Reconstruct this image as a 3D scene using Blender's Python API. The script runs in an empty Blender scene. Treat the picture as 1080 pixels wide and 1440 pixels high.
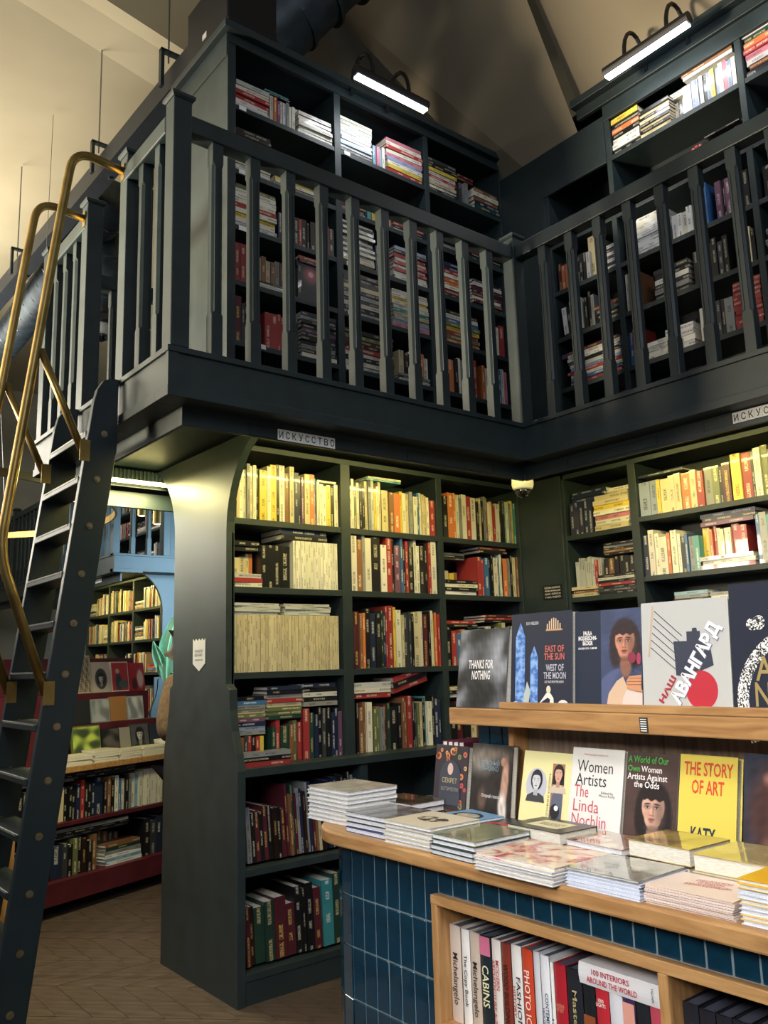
import bpy, bmesh, math, random
from mathutils import Vector, Matrix
from math import sin, cos, pi, radians as rad
random.seed(7)
S = bpy.context.scene
C = S.collection
# ------------------------------------------------------------------ camera
YAW, PITCH, ROLL, FPX = 0.6767, 0.1775, -0.0293, 1185.4
CAM = Vector((-3.4609, -3.047, 1.5))
fw = Vector((sin(YAW)*cos(PITCH), cos(YAW)*cos(PITCH), sin(PITCH)))
rt = Vector((cos(YAW), -sin(YAW), 0)); upv = rt.cross(fw)
r2 = rt*cos(ROLL)+upv*sin(ROLL); u2 = -rt*sin(ROLL)+upv*cos(ROLL)
cd = bpy.data.cameras.new('camera'); cam = bpy.data.objects.new('camera', cd); C.objects.link(cam)
cam.matrix_world = Matrix(((r2.x, u2.x, -fw.x, CAM.x), (r2.y, u2.y, -fw.y, CAM.y), (r2.z, u2.z, -fw.z, CAM.z), (0, 0, 0, 1)))
cd.sensor_fit = 'VERTICAL'; cd.sensor_height = 24.0; cd.lens = FPX/1440*24.0; cd.clip_start = 0.05
S.camera = cam
# ------------------------------------------------------------------ world, lights, exposure
W = bpy.data.worlds.new('world'); S.world = W; W.use_nodes = True
W.node_tree.nodes['Background'].inputs[0].default_value = (0.80, 0.88, 1.0, 1)
W.node_tree.nodes['Background'].inputs[1].default_value = 0.13
S.view_settings.view_transform = 'Standard'; S.view_settings.look = 'None'
S.view_settings.exposure = 0.0; S.view_settings.gamma = 1.0; S.view_settings.use_curve_mapping = False
def area(name, loc, tgt, sx, sy, power, col, spread=pi):
    l = bpy.data.lights.new(name, 'AREA'); l.shape = 'RECTANGLE'; l.size = sx; l.size_y = sy
    l.energy = power; l.color = col; l.spread = spread
    o = bpy.data.objects.new(name, l); C.objects.link(o); o.location = loc
    o.rotation_euler = (Vector(tgt)-Vector(loc)).to_track_quat('-Z', 'Y').to_euler()
    return o
area('hall_light', (-5.6, 2.4, 2.9), (-2.0, .9, 3.45), 1.2, .8, 62, (1.0, 0.85, 0.60), rad(42))
area('hall_fill', (-7.0, 4.5, 5.0), (-1.0, 5.0, 3.0), 4.0, 2.0, 120, (1.0, 0.90, 0.74))
area('shop_light', (-3.3, -2.6, 3.9), (-1.5, -1.3, 0.9), 1.2, .8, 13, (1.0, 0.97, 0.95), rad(75))
area('counter_light', (-5.0, -2.9, 2.7), (-1.5, -1.5, 1.0), 1.2, .8, 15, (1.0, 0.97, 0.94), rad(60))
area('front_light', (-4.5, -6.5, 5.2), (-0.5, 0.5, 3.2), 3.0, 2.0, 95, (0.90, 0.95, 1.0))
area('window_light', (2.2, 2.9, 2.6), (0.8, 6.5, 2.3), 1.8, 1.5, 115, (0.48, 0.78, 1.0), rad(100))
area('table_light', (-1.9, 1.6, 2.3), (-1.4, 3.0, 0.9), 0.5, 0.5, 9, (1.0, 0.96, 0.85))
area('ceiling_wash', (-3.2, 7.5, 3.9), (-1.5, 4.6, 6.8), 3.0, 3.0, 400, (1.0, 0.92, 0.77))
# ------------------------------------------------------------------ materials
def lin(h):
    h = h.lstrip('#'); v = [int(h[i:i+2], 16)/255 for i in (0, 2, 4)]
    return tuple((c/12.92 if c <= .04045 else ((c+.055)/1.055)**2.4) for c in v)+(1,)
MC = {}
def mat(h, rough=.5, metal=0, emit=0, key=None, coat=0):
    k = key or (h, rough, metal, emit, coat)
    if k in MC: return MC[k]
    m = bpy.data.materials.new('paint'); m.use_nodes = True; b = m.node_tree.nodes['Principled BSDF']
    b.inputs['Base Color'].default_value = lin(h); b.inputs['Roughness'].default_value = rough
    b.inputs['Metallic'].default_value = metal; b.inputs['Coat Weight'].default_value = coat
    if emit:
        b.inputs['Emission Color'].default_value = lin(h); b.inputs['Emission Strength'].default_value = emit
    MC[k] = m; return m
def noisy(h1, h2, scale, rough, stretch=(1, 1, 1), bump=0.0, metal=0, coat=0, lo=.35, hi=.65, rough2=None, detail=6, dist=0):
    m = bpy.data.materials.new('surface'); m.use_nodes = True; t = m.node_tree; b = t.nodes['Principled BSDF']
    tc = t.nodes.new('ShaderNodeTexCoord'); mp = t.nodes.new('ShaderNodeMapping'); n = t.nodes.new('ShaderNodeTexNoise'); r = t.nodes.new('ShaderNodeValToRGB')
    mp.inputs['Scale'].default_value = stretch; n.inputs['Scale'].default_value = scale; n.inputs['Detail'].default_value = detail; n.inputs['Distortion'].default_value = dist
    t.links.new(tc.outputs['Object'], mp.inputs[0]); t.links.new(mp.outputs[0], n.inputs[0]); t.links.new(n.outputs[0], r.inputs[0])
    r.color_ramp.elements[0].position = lo; r.color_ramp.elements[0].color = lin(h1)
    r.color_ramp.elements[1].position = hi; r.color_ramp.elements[1].color = lin(h2)
    t.links.new(r.outputs[0], b.inputs['Base Color'])
    b.inputs['Roughness'].default_value = rough; b.inputs['Metallic'].default_value = metal; b.inputs['Coat Weight'].default_value = coat
    if rough2 is not None:
        mr = t.nodes.new('ShaderNodeMapRange'); mr.inputs['To Min'].default_value = rough; mr.inputs['To Max'].default_value = rough2
        t.links.new(n.outputs[0], mr.inputs[0]); t.links.new(mr.outputs[0], b.inputs['Roughness'])
    if bump:
        bp = t.nodes.new('ShaderNodeBump'); bp.inputs['Strength'].default_value = bump; bp.inputs['Distance'].default_value = .004
        t.links.new(n.outputs[0], bp.inputs['Height']); t.links.new(bp.outputs[0], b.inputs['Normal'])
    return m
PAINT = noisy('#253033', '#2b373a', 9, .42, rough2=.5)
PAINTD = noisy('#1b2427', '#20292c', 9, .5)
LADDER = noisy('#17242a', '#1c2a30', 6, .42)
EDGE = mat('#4d585a', .45)
OAKX = noisy('#93683d', '#bf9460', 5, .42, (9, 1.1, 9), .06, lo=.3, hi=.7, dist=.6)
OAKZ = noisy('#93683d', '#bf9460', 5, .42, (9, 9, 1.1), .06, lo=.3, hi=.7, dist=.6)
VENEER = noisy('#6d5c4e', '#9a8672', 7, .55, (9, 9, .8), .05, lo=.3, hi=.7)
TILE = noisy('#09293a', '#0e3b52', 14, .12, bump=.25, coat=.6, lo=.3, hi=.75)
GROUT = mat('#71868d', .8)
BRASS = noisy('#8f7743', '#a68d57', 12, .36, metal=.85, rough2=.44)
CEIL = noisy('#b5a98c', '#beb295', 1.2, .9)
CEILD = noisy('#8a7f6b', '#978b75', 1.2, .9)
FARWALL = noisy('#9c9584', '#a9a290', 1.5, .9)
PLANK = noisy('#382e29', '#6c5d54', 4, .42, (1.2, 9, 1), .10, lo=.25, hi=.75, dist=.5)
FLOORB = mat('#241c17', .8)
MAROON = noisy('#4a1520', '#5b1c28', 8, .5)
BLACKM = mat('#0d0f16', .5)
STEELP = noisy('#141c26', '#1a2430', 8, .5)
DUCT = noisy('#2b343c', '#3e4a53', 8, .5, metal=.4)
STEEL = mat('#8a8f92', .35, .9)
WHITEP = mat('#e8e6e0', .35)
PAGES = noisy('#cfc9b8', '#e6e2d6', 60, .85, (1, 1, 9))
PAGEW = noisy('#c9cdd6', '#eceef2', 60, .85, (1, 1, 9))
LEAF = noisy('#6fb98c', '#9fdcb4', 6, .4)
def cover_material():
    m = bpy.data.materials.new('printed_cover'); m.use_nodes = True; t = m.node_tree; b = t.nodes['Principled BSDF']; N = t.nodes.new; L = t.links.new
    a = N('ShaderNodeAttribute'); a.attribute_name = 'col'; a2 = N('ShaderNodeAttribute'); a2.attribute_name = 'tcol'
    uv = N('ShaderNodeUVMap'); uv.uv_map = 'UVMap'; sp = N('ShaderNodeSeparateXYZ'); L(uv.outputs[0], sp.inputs[0])
    mp = N('ShaderNodeMapping'); mp.inputs['Scale'].default_value = (420, 3.2, 1); L(uv.outputs[0], mp.inputs[0])
    n1 = N('ShaderNodeTexNoise'); n1.inputs['Scale'].default_value = 1; n1.inputs['Detail'].default_value = 1; L(mp.outputs[0], n1.inputs[0])
    mp2 = N('ShaderNodeMapping'); mp2.inputs['Scale'].default_value = (14, .01, 1); L(uv.outputs[0], mp2.inputs[0])
    n2 = N('ShaderNodeTexNoise'); n2.inputs['Scale'].default_value = 1; n2.inputs['Detail'].default_value = 0; L(mp2.outputs[0], n2.inputs[0])
    def M(op, x, y):
        k = N('ShaderNodeMath'); k.operation = op
        for i, v in enumerate((x, y)):
            if isinstance(v, (int, float)): k.inputs[i].default_value = v
            else: L(v, k.inputs[i])
        return k.outputs[0]
    g1 = M('GREATER_THAN', n1.outputs[0], .49); g2 = M('GREATER_THAN', n2.outputs[0], .50)
    w = M('LESS_THAN', M('ABSOLUTE', M('SUBTRACT', sp.outputs[1], .5), 0), .19)
    k = M('MULTIPLY', M('MULTIPLY', M('MULTIPLY', g1, g2), w), .75)
    mx = N('ShaderNodeMix'); mx.data_type = 'RGBA'; L(k, mx.inputs[0]); L(a.outputs[0], mx.inputs[6]); L(a2.outputs[0], mx.inputs[7])
    L(mx.outputs[2], b.inputs['Base Color']); b.inputs['Roughness'].default_value = .33; b.inputs['Coat Weight'].default_value = .25
    return m
COVER = cover_material()
# ------------------------------------------------------------------ mesh helpers
class MB:
    def __init__(s): s.v = []; s.f = []; s.m = []; s.mats = []
    def mi(s, m):
        if m not in s.mats: s.mats.append(m)
        return s.mats.index(m)
    def face(s, pts, m):
        b = len(s.v); s.v += [tuple(p) for p in pts]; s.f.append(tuple(range(b, b+len(pts)))); s.m.append(s.mi(m))
    def box(s, x0, x1, y0, y1, z0, z1, m):
        if x0 > x1: x0, x1 = x1, x0
        if y0 > y1: y0, y1 = y1, y0
        if z0 > z1: z0, z1 = z1, z0
        b = len(s.v)
        s.v += [(x0, y0, z0), (x1, y0, z0), (x1, y1, z0), (x0, y1, z0), (x0, y0, z1), (x1, y0, z1), (x1, y1, z1), (x0, y1, z1)]
        for q in ((0, 3, 2, 1), (4, 5, 6, 7), (0, 1, 5, 4), (1, 2, 6, 5), (2, 3, 7, 6), (3, 0, 4, 7)):
            s.f.append(tuple(b+i for i in q)); s.m.append(s.mi(m))
        return s
    def loft(s, rings, m, cap=True):
        b = len(s.v); n = len(rings[0])
        for r in rings: s.v += [tuple(p) for p in r]
        k = s.mi(m)
        for i in range(len(rings)-1):
            for j in range(n):
                a = b+i*n+j; c = b+i*n+(j+1) % n
                s.f.append((a, c, c+n, a+n)); s.m.append(k)
        if cap:
            s.f.append(tuple(b+j for j in reversed(range(n)))); s.m.append(k)
            s.f.append(tuple(b+(len(rings)-1)*n+j for j in range(n))); s.m.append(k)
        return s
    def prism(s, poly, axis, a, b, m):
        def P(p, t): return {'x': (t, p[0], p[1]), 'y': (p[0], t, p[1]), 'z': (p[0], p[1], t)}[axis]
        return s.loft([[P(p, a) for p in poly], [P(p, b) for p in poly]], m)
    def tube(s, pts, r, m, n=12, cap=True):
        pts = [Vector(p) for p in pts]; rings = []; up = None
        for i, p in enumerate(pts):
            t = (pts[min(i+1, len(pts)-1)]-pts[max(i-1, 0)]).normalized()
            if up is None: up = t.orthogonal().normalized()
            up = (up-t*up.dot(t)).normalized(); w = t.cross(up)
            rr = r[i] if isinstance(r, (list, tuple)) else r
            rings.append([p+(up*cos(2*pi*k/n)+w*sin(2*pi*k/n))*rr for k in range(n)])
        return s.loft(rings, m, cap)
    def lathe(s, prof, c, m, n=20):
        return s.loft([[(c[0]+r*cos(2*pi*k/n), c[1]+r*sin(2*pi*k/n), c[2]+z) for k in range(n)] for r, z in prof], m)
    def obj(s, name, parent=None, smooth=False, bev=0, loc=None, rot=None, **props):
        me = bpy.data.meshes.new(name); me.from_pydata(s.v, [], s.f)
        for m in s.mats: me.materials.append(m)
        me.polygons.foreach_set('material_index', s.m)
        if smooth: me.shade_smooth()
        me.update()
        bm = bmesh.new(); bm.from_mesh(me); bmesh.ops.recalc_face_normals(bm, faces=bm.faces); bm.to_mesh(me); bm.free()
        o = bpy.data.objects.new(name, me); C.objects.link(o)
        if parent: o.parent = parent
        if loc: o.location = loc
        if rot: o.rotation_euler = rot
        if bev:
            b = o.modifiers.new('bevel', 'BEVEL'); b.width = bev; b.segments = 2; b.limit_method = 'ANGLE'
        if smooth:
            pass
        for k, v in props.items(): o[k] = v
        return o
def bx(name, parent, x0, x1, y0, y1, z0, z1, m, bev=0, **p): return MB().box(x0, x1, y0, y1, z0, z1, m).obj(name, parent, bev=bev, **p)
def empty(name, loc=(0, 0, 0), rz=0, **p):
    o = bpy.data.objects.new(name, None); C.objects.link(o); o.location = loc; o.rotation_euler = (0, 0, rz); o.empty_display_size = .1
    for k, v in p.items(): o[k] = v
    return o
def copy_tree(o, parent=None):
    c = o.copy(); C.objects.link(c)
    if parent: c.parent = parent
    for ch in o.children: copy_tree(ch, c)
    return c
TXT = {}
def text_obj(name, parent, s, w, h, m, loc, rot=(pi/2, 0, 0), bold=0.0):
    """flat printed lettering fitted to a w x h box whose lower left corner is loc"""
    key = (s, round(w, 4), round(h, 4), m.name, bold)
    if key not in TXT:
        cu = bpy.data.curves.new('lettering', 'FONT'); cu.body = s; cu.size = 1; cu.resolution_u = 2; cu.offset = bold; cu.space_line = .85
        cu.align_x = 'CENTER'
        o = bpy.data.objects.new('lettering', cu); me = bpy.data.meshes.new_from_object(o); bpy.data.objects.remove(o); bpy.data.curves.remove(cu)
        xs = [v.co.x for v in me.vertices]; ys = [v.co.y for v in me.vertices]
        if not xs: return None
        x0, x1, y0, y1 = min(xs), max(xs), min(ys), max(ys)
        for v in me.vertices:
            v.co = ((v.co.x-x0)/(x1-x0)*w, (v.co.y-y0)/(y1-y0)*h, 0)
        me.materials.clear(); me.materials.append(m); TXT[key] = me
    o = bpy.data.objects.new(name, TXT[key]); C.objects.link(o); o.parent = parent; o.location = loc; o.rotation_euler = rot
    return o
# ------------------------------------------------------------------ books on shelves
PAL = dict(w='#e4dfcd', e='#d6c69a', y='#e6c62a', o='#d9742a', r='#a82a2c', m='#5a1f2c', k='#1a1b1f', d='#383b40', s='#8b8e91', l='#c2c3c1', g='#6d7549',
           G='#22433a', b='#2f6ba6', n='#1f2b4b', c='#2c8f96', p='#74496a', t='#8b5d3a', P='#cf7486', v='#96a3c4', B='#86b4d6', W='#f0efeb', u='#2c1b14')
CN = dict(w='cream white', e='beige', y='yellow', o='orange', r='red', m='maroon', k='black', d='charcoal', s='grey', l='light grey', g='olive green', G='dark green',
          b='blue', n='navy blue', c='teal', p='purple', t='brown', P='pink', v='lavender blue', B='sky blue', W='white', u='dark brown')
def titlecol(c): return {'k': '#c9c2ae', 'n': '#d6d6d6', 'm': '#d9b86a', 'd': '#c2c2c2', 'G': '#cdbf8c', 'r': '#eadbc6', 'b': '#f0f0f0', 'y': '#5a3a10', 'o': '#f3ead6',
                         'c': '#e6efe6', 'p': '#dcc9d6', 't': '#e6d3ae', 'u': '#caa36a', 'g': '#ece3c0'}.get(c, '#3a3a3a')
def book_geo(T, Lh, D, orient, c, seed, rev=False):
    """hardback: page block, two boards and a spine; returns verts, faces, matidx, col, tcol, uv. local: front at y=0"""
    k = .0022; bt = min(.0028, T*.18); V = []; F = []; MI = []; UV = []
    rnd = random.Random(seed)
    def cv(a, b, q):
        if rev: q = D-q
        return {'U': (a, q, b), 'L': (b, q, a), 'F': (q, a, b)}[orient]
    def bxx(a0, a1, b0, b1, q0, q1, mi, spine=False):
        n = len(V)
        V.extend(cv(*p) for p in ((a0, b0, q0), (a1, b0, q0), (a1, b1, q0), (a0, b1, q0), (a0, b0, q1), (a1, b0, q1), (a1, b1, q1), (a0, b1, q1)))
        for i, q in enumerate(((0, 3, 2, 1), (4, 5, 6, 7), (0, 1, 5, 4), (1, 2, 6, 5), (2, 3, 7, 6), (3, 0, 4, 7))):
            F.append(tuple(n+j for j in q)); MI.append(mi)
            if spine and i == 0:
                o = seed*1.37 % 50
                UV.extend([(o, 0), (o+Lh, 0), (o+Lh, 1), (o, 1)])
            else: UV.extend([(0, 9)]*4)
    bxx(bt, T-bt, k*1.5, Lh-k*1.5, .002, D-k*1.6, 1)
    bxx(0, bt, 0, Lh, 0, D, 0); bxx(T-bt, T, 0, Lh, 0, D, 0); bxx(0, T, 0, Lh, -.0012, .0022, 0, True)
    return V, F, MI, UV
def jit(h, rnd, a=.12):
    r, g, b, _ = lin(h); f = (1+rnd.uniform(-a, a))*.92; m_ = (r+g+b)/3; r, g, b = [c*.86+m_*.14 for c in (r, g, b)]
    return (r*f, g*f*(1+rnd.uniform(-.03, .03)), b*f*(1+rnd.uniform(-.06, .06)), 1)
def write_mesh(name, V, F, MI, UV, COL, TC):
    me = bpy.data.meshes.new(name); me.from_pydata(V, [], F); me.materials.append(COVER); me.materials.append(PAGES)
    me.polygons.foreach_set('material_index', MI)
    u = me.uv_layers.new(name='UVMap'); u.data.foreach_set('uv', [x for p in UV for x in p])
    for nm, A in (('col', COL), ('tcol', TC)):
        a = me.color_attributes.new(nm, 'FLOAT_COLOR', 'CORNER'); a.data.foreach_set('color', [x for p in A for x in p])
    bm = bmesh.new(); bm.from_mesh(me); bmesh.ops.recalc_face_normals(bm, faces=bm.faces); bm.to_mesh(me); bm.free()
    return me
SHELFBOOKS = []   # (size score, matrix, T, L, D, orient, colour letter, label, group, rev, seed)
FARBOOKS = []
ORD = 'first second third fourth fifth sixth seventh eighth ninth tenth eleventh twelfth thirteenth fourteenth fifteenth sixteenth seventeenth eighteenth nineteenth twentieth'.split()
def ordn(i): return ORD[i] if i < 20 else (['twenty-', 'thirty-', 'forty-', 'fifty-'][(i+1)//10-2]+ORD[(i+1) % 10-1] if (i+1) % 10 else ['thirtieth', 'fortieth', 'fiftieth'][(i+1)//10-3])
SEED = [0]
def parse(cs):
    out = []
    for tok in cs.split():
        if '*' in tok:
            a, n = tok.split('*'); out += [(a[0], float(a[1:] or 1))]*int(n)
        else: out.append((tok[0], float(tok[1:] or 1)))
    return out
def fill(M, width, depth, z, groups, where, store=None, hidden=False):
    """M: matrix of the bookcase front plane; groups: (kind, x0, x1, size, colours, zoff, yoff, rot)"""
    store = SHELFBOOKS if store is None else store
    nV = 0; nH = 0
    for g in groups:
        kind, x0, x1, sz, cs = g[:5]; zo = g[5] if len(g) > 5 else 0; yo = g[6] if len(g) > 6 else .012; rt_ = g[7] if len(g) > 7 else 0; dm = g[8] if len(g) > 8 else 9
        X0, X1 = x0*width, x1*width; items = parse(cs)
        if kind == 'V':
            tot = sum(i[1] for i in items); x = X0; ws = [(X1-X0)*i[1]/tot for i in items]
            rnd = random.Random(SEED[0]+5); same = len(set(i[0] for i in items)) == 1
            for i, (c, w) in enumerate(items):
                SEED[0] += 1; T = ws[i]-.0008; L = sz*(1 if same else rnd.uniform(.86, 1.03)); D = min(dm, depth-yo-.035, L*rnd.uniform(.68, .8))
                m = M @ Matrix.Translation((x, yo+rnd.uniform(0, .004 if same else .016), z+zo+(.012 if rt_ else .0))) @ Matrix.Rotation(rad(rt_), 4, 'Y')
                lab = '%s book, %s upright from left, %s' % (CN[c], ordn(nV), where)
                store.append((T*L, m, T, L, D, 'U', c, lab, 'upright books, '+where, False, SEED[0])); x += ws[i]; nV += 1
        else:
            zz = z+zo; n = len(items); nH += 1
            for i, (c, w) in enumerate(items):
                SEED[0] += 1; rnd = random.Random(SEED[0]); T = sz*w
                Lw = (X1-X0)*rnd.uniform(.93, 1); xo = X0+rnd.uniform(0, (X1-X0)-Lw)
                D = min(dm, depth-yo-.02, max(.12, Lw*.72)); a = rnd.uniform(-1.5, 1.5)
                m = M @ Matrix.Translation((xo, yo+rnd.uniform(0, .012)+.004, zz)) @ Matrix.Rotation(rad(rt_), 4, 'Y') @ Matrix.Rotation(rad(a), 4, 'Z')
                lab = '%s book, %s from bottom, %s stack, %s' % (CN[c], ordn(i), ordn(nH-1), where)
                store.append((T*Lw, m, T, Lw, D, 'L', c, lab, 'stacked books, '+where, rnd.random() < .0, SEED[0])); zz += T+.0006
def flush():
    def score(b): p = b[1].translation; return b[0]/(p-CAM).length_squared
    bs = sorted(SHELFBOOKS, key=score, reverse=True); ind, rest = bs[:NIND], bs[NIND:]
    for b in ind:
        rnd = random.Random(b[10]); V, F, MI, UV = book_geo(b[2], b[3], b[4], b[5], b[6], b[10], b[9])
        col = jit(PAL[b[6]], rnd); tc = lin(titlecol(b[6])); n = len(F)*4
        me = write_mesh('book', V, F, MI, UV, [col]*n, [tc]*n)
        o = bpy.data.objects.new('book', me); C.objects.link(o); o.matrix_world = b[1]
        o['label'] = b[7]; o['category'] = 'book'; o['group'] = b[8]
    for lst, nm, lab in ((rest, 'small_shelf_books', 'remaining smaller books standing and lying further back on the dark bookcases'), (FARBOOKS, 'distant_shelf_books', 'books filling the bookcases of the far hall beyond the ladder')):
        V, F, MI, UV, CO, TC = [], [], [], [], [], []
        for b in lst:
            rnd = random.Random(b[10]); v, f, mi, uv = book_geo(b[2], b[3], b[4], b[5], b[6], b[10], b[9]); k = len(V)
            V += [tuple(b[1] @ Vector(p)) for p in v]; F += [tuple(k+i for i in q) for q in f]; MI += mi; UV += uv
            CO += [jit(PAL[b[6]], rnd)]*(len(f)*4); TC += [lin(titlecol(b[6]))]*(len(f)*4)
        if V:
            o = bpy.data.objects.new(nm, write_mesh(nm, V, F, MI, UV, CO, TC)); C.objects.link(o)
            o['label'] = lab; o['category'] = 'books'; o['kind'] = 'stuff'
NIND = 300
# ------------------------------------------------------------------ structure: floor, ceiling, walls
fl = bx('floor', None, -8, 9, -6, 14, -.05, -.012, FLOORB, kind='structure')
def planks():
    u = Vector((1, -1)).normalized(); n = Vector((1, 1)).normalized(); bw = .355; pw = .118; k = 0
    base = MB(); hw = bw/2-.001; s = pw*math.sqrt(2)/2-.0012   # parallelogram in (u, n) space slanted 45 deg
    meshes = []
    for sl in (1, -1):
        mb = MB(); pts = [(-s-sl*hw, -hw), (s-sl*hw, -hw), (s+sl*hw, hw), (-s+sl*hw, hw)]
        mb.prism(pts, 'z', -.012, 0, PLANK); o = mb.obj('floor_plank', fl); meshes.append(o)
    for bi in range(-8, 12):
        c = -.19+bi*bw
        for j in range(-60, 60):
            p = u*(j*pw*math.sqrt(2))+n*(c*1)
            if not (-2.75 < p.x < -.62 and -.75 < p.y < 3.6): continue
            if p.x > -1.1 and .75 < p.y < 1.35: continue
            src = meshes[bi % 2]
            if k < 2 and src.get('used') is None: o = src; src['used'] = 1
            else: o = src.copy(); C.objects.link(o)
            o.location = (p.x, p.y, random.uniform(-.0006, .0006)); o.rotation_euler = (0, 0, -pi/4)
            k += 1
    for o in meshes:
        if 'used' in o: del o['used']
planks()
# sloped plaster ceiling
def poly(name, pts, m, **p):
    mb = MB(); mb.face(pts, m); return mb.obj(name, None, kind='structure', **p)
def zs(x): return 4.87+1.8*(.7-x)
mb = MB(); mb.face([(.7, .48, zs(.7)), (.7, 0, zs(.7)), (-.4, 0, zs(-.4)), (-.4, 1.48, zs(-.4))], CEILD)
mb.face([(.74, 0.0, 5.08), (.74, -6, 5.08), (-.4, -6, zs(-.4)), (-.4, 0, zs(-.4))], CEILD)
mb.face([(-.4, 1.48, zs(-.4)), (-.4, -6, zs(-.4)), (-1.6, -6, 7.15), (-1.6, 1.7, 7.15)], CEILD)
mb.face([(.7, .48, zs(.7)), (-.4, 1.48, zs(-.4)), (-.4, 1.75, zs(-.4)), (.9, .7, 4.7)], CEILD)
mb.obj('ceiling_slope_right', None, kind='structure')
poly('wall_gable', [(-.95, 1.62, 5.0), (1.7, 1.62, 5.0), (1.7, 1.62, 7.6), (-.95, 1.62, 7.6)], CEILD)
poly('wall_corner', [(1.03, -6, 0), (1.03, 1.62, 0), (1.03, 1.62, 5.1), (1.03, -6, 5.1)], PAINTD)
A1, A2 = Vector((-2.014, 3.066, 6.6)), Vector((-.821, 3.361, 6.6)); B1, B2 = Vector((-1.628, 2.215, 6.2)), Vector((-1.008, 2.343, 6.2))
def ext(p, q, t): return tuple(p+(q-p)*t)
mb = MB()
mb.face([ext(A1, A2, -6), ext(A1, A2, 12), (14, 16, 6.9), (-9, 16, 6.9)], CEIL)
mb.face([ext(A1, A2, -6), ext(A1, A2, 12), ext(B1, B2, 22), ext(B1, B2, -10)], CEIL)
mb.face([ext(B1, B2, -10), ext(B1, B2, 22), (13, 1.65, 7.3), (-9, -3, 7.3)], CEIL)
mb.obj('ceiling_vault', None, kind='structure')
poly('wall_far', [(-6, 13.4, 0), (12, 13.4, 0), (12, 13.4, 7.5), (-6, 13.4, 7.5)], FARWALL)
poly('wall_right_hall', [(4.2, 1.7, 0), (4.2, 13.4, 0), (4.2, 13.4, 7.5), (4.2, 1.7, 7.5)], FARWALL)
# ------------------------------------------------------------------ bookcases
def bookcase(name, loc, rz, label, sides, divs, zlo, zhi, depth, shelves, th=.03, back=None, frontx=None, bottom=None, paint=PAINT):
    """sides/divs: list of (x0,x1); shelves: per column list of z (top surface)"""
    r = empty(name, loc, rz, label=label, category='bookcase')
    st = sides+divs
    for (a, b) in sides: bx('side_panel', r, a, b, 0, depth, zlo, zhi, paint, .002)
    for (a, b) in divs: bx('divider', r, a, b, .001, depth-.02, zlo, zhi-.02, paint, .002)
    ed = sorted(sides+divs); cols = [(ed[i][1], ed[i+1][0]) for i in range(len(ed)-1)]
    for i, (a, b) in enumerate(cols):
        for z in (shelves[i] if isinstance(shelves[0], (list, tuple)) else shelves):
            bx('shelf', r, a, b, .003, depth-.02, z-th, z, paint, .0015)
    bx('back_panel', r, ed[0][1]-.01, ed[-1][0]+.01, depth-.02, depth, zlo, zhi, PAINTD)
    bx('top_panel', r, ed[0][0], ed[-1][1], 0, depth, zhi-.03, zhi, paint, .002)
    return r, cols
UZ = [2.80, 3.20, 3.54, 3.86, 4.19, 4.58]
# upper bookcase A (gallery, facing the camera side)
ua, UAC = bookcase('gallery_bookcase', (-1.467, .70, 0), 0, 'tall dark gallery bookcase behind the railing, beside the ladder opening',
    [(0, .047), (2.157, 2.167)], [(.718, .765), (1.445, 1.482)], 2.80, 5.0, .33, UZ)
bx('cornice', ua, -.045, 2.30, -.05, .66, 5.0, 5.045, PAINT, .003); bx('frieze', ua, .0, 2.16, -.004, .02, 4.945, 5.0, PAINT)
bx('end_panel', ua, -.006, .0, -.004, .655, 2.80, 5.0, PAINT, .002)
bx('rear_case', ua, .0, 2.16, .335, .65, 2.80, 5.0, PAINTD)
bx('trim_band', ua, -.012, -.006, .0, .65, 4.86, 5.0, PAINT, .002)
# upper bookcase B (right wall)
ub, UBC = bookcase('gallery_wall_bookcase', (.70, .70, 0), -pi/2, 'dark gallery bookcase along the right wall above the counter',
    [(.385, .42), (2.65, 2.69)], [(.90, .936), (1.774, 1.81)], 2.80, 5.0, .30, [UZ[:5], UZ, UZ])
bx('corner_panel', ub, 0, .385, -.004, .02, 2.80, 4.87, PAINT, .002)
bx('top_board', ub, .385, .90, -.006, .015, 4.55, 4.87, PAINT, .002); bx('fascia_board', ub, .90, 3.2, -.006, .02, 4.83, 5.0, PAINT, .002)
bx('cornice', ub, .71, 3.3, -.08, .2, 5.0, 5.05, PAINT, .003); bx('frieze', ub, .72, 3.3, -.03, .0, 4.93, 5.0, PAINT, .003)
# lower bookcase A
LZA = [1.475, 1.90, 2.25]
la, LAC = bookcase('arched_bookcase', (-1.467, .70, 0), 0, 'large dark bookcase with arched side panel standing under the balcony',
    [(.03, .047), (2.157, 2.22)], [(.71, .775), (1.43, 1.475)], 1.0, 2.64, .33, [LZA, LZA, LZA], th=.032)
# arched end panel in the y-z plane, base cabinet under the upper case
prof = [(.58, 0), (.58, 1.02), (.60, 1.10), (.64, 1.20), (.66, 1.30), (.662, 1.395), (.70, 1.42)]
prof += [(.30+.40*cos(t*pi/28), 2.17+.47*sin(t*pi/28)) for t in range(0, 15)]
prof += [(1.66-.36*cos(t*pi/28), 2.22+.42*sin(t*pi/28)) for t in range(14, -1, -1)]
prof += [(1.30, 1.42), (1.335, 1.395), (1.34, 1.30), (1.36, 1.20), (1.39, 1.10), (1.40, 1.02), (1.40, 0)]
def rel(o, parent):   # keep world placement although the parent stands elsewhere
    o.parent = parent; o.matrix_parent_inverse = parent.matrix_world.inverted() if parent.matrix_world != Matrix() else Matrix.Translation(-parent.location)
    return o
ep = MB().prism(prof, 'x', -1.467, -1.425, PAINT).obj('arched_side_panel', None, bev=.003)
bpy.context.view_layer.update(); rel(ep, la)
def wbox(name, parent, *a, **k): return rel(bx(name, None, *a, **k), parent)
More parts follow.
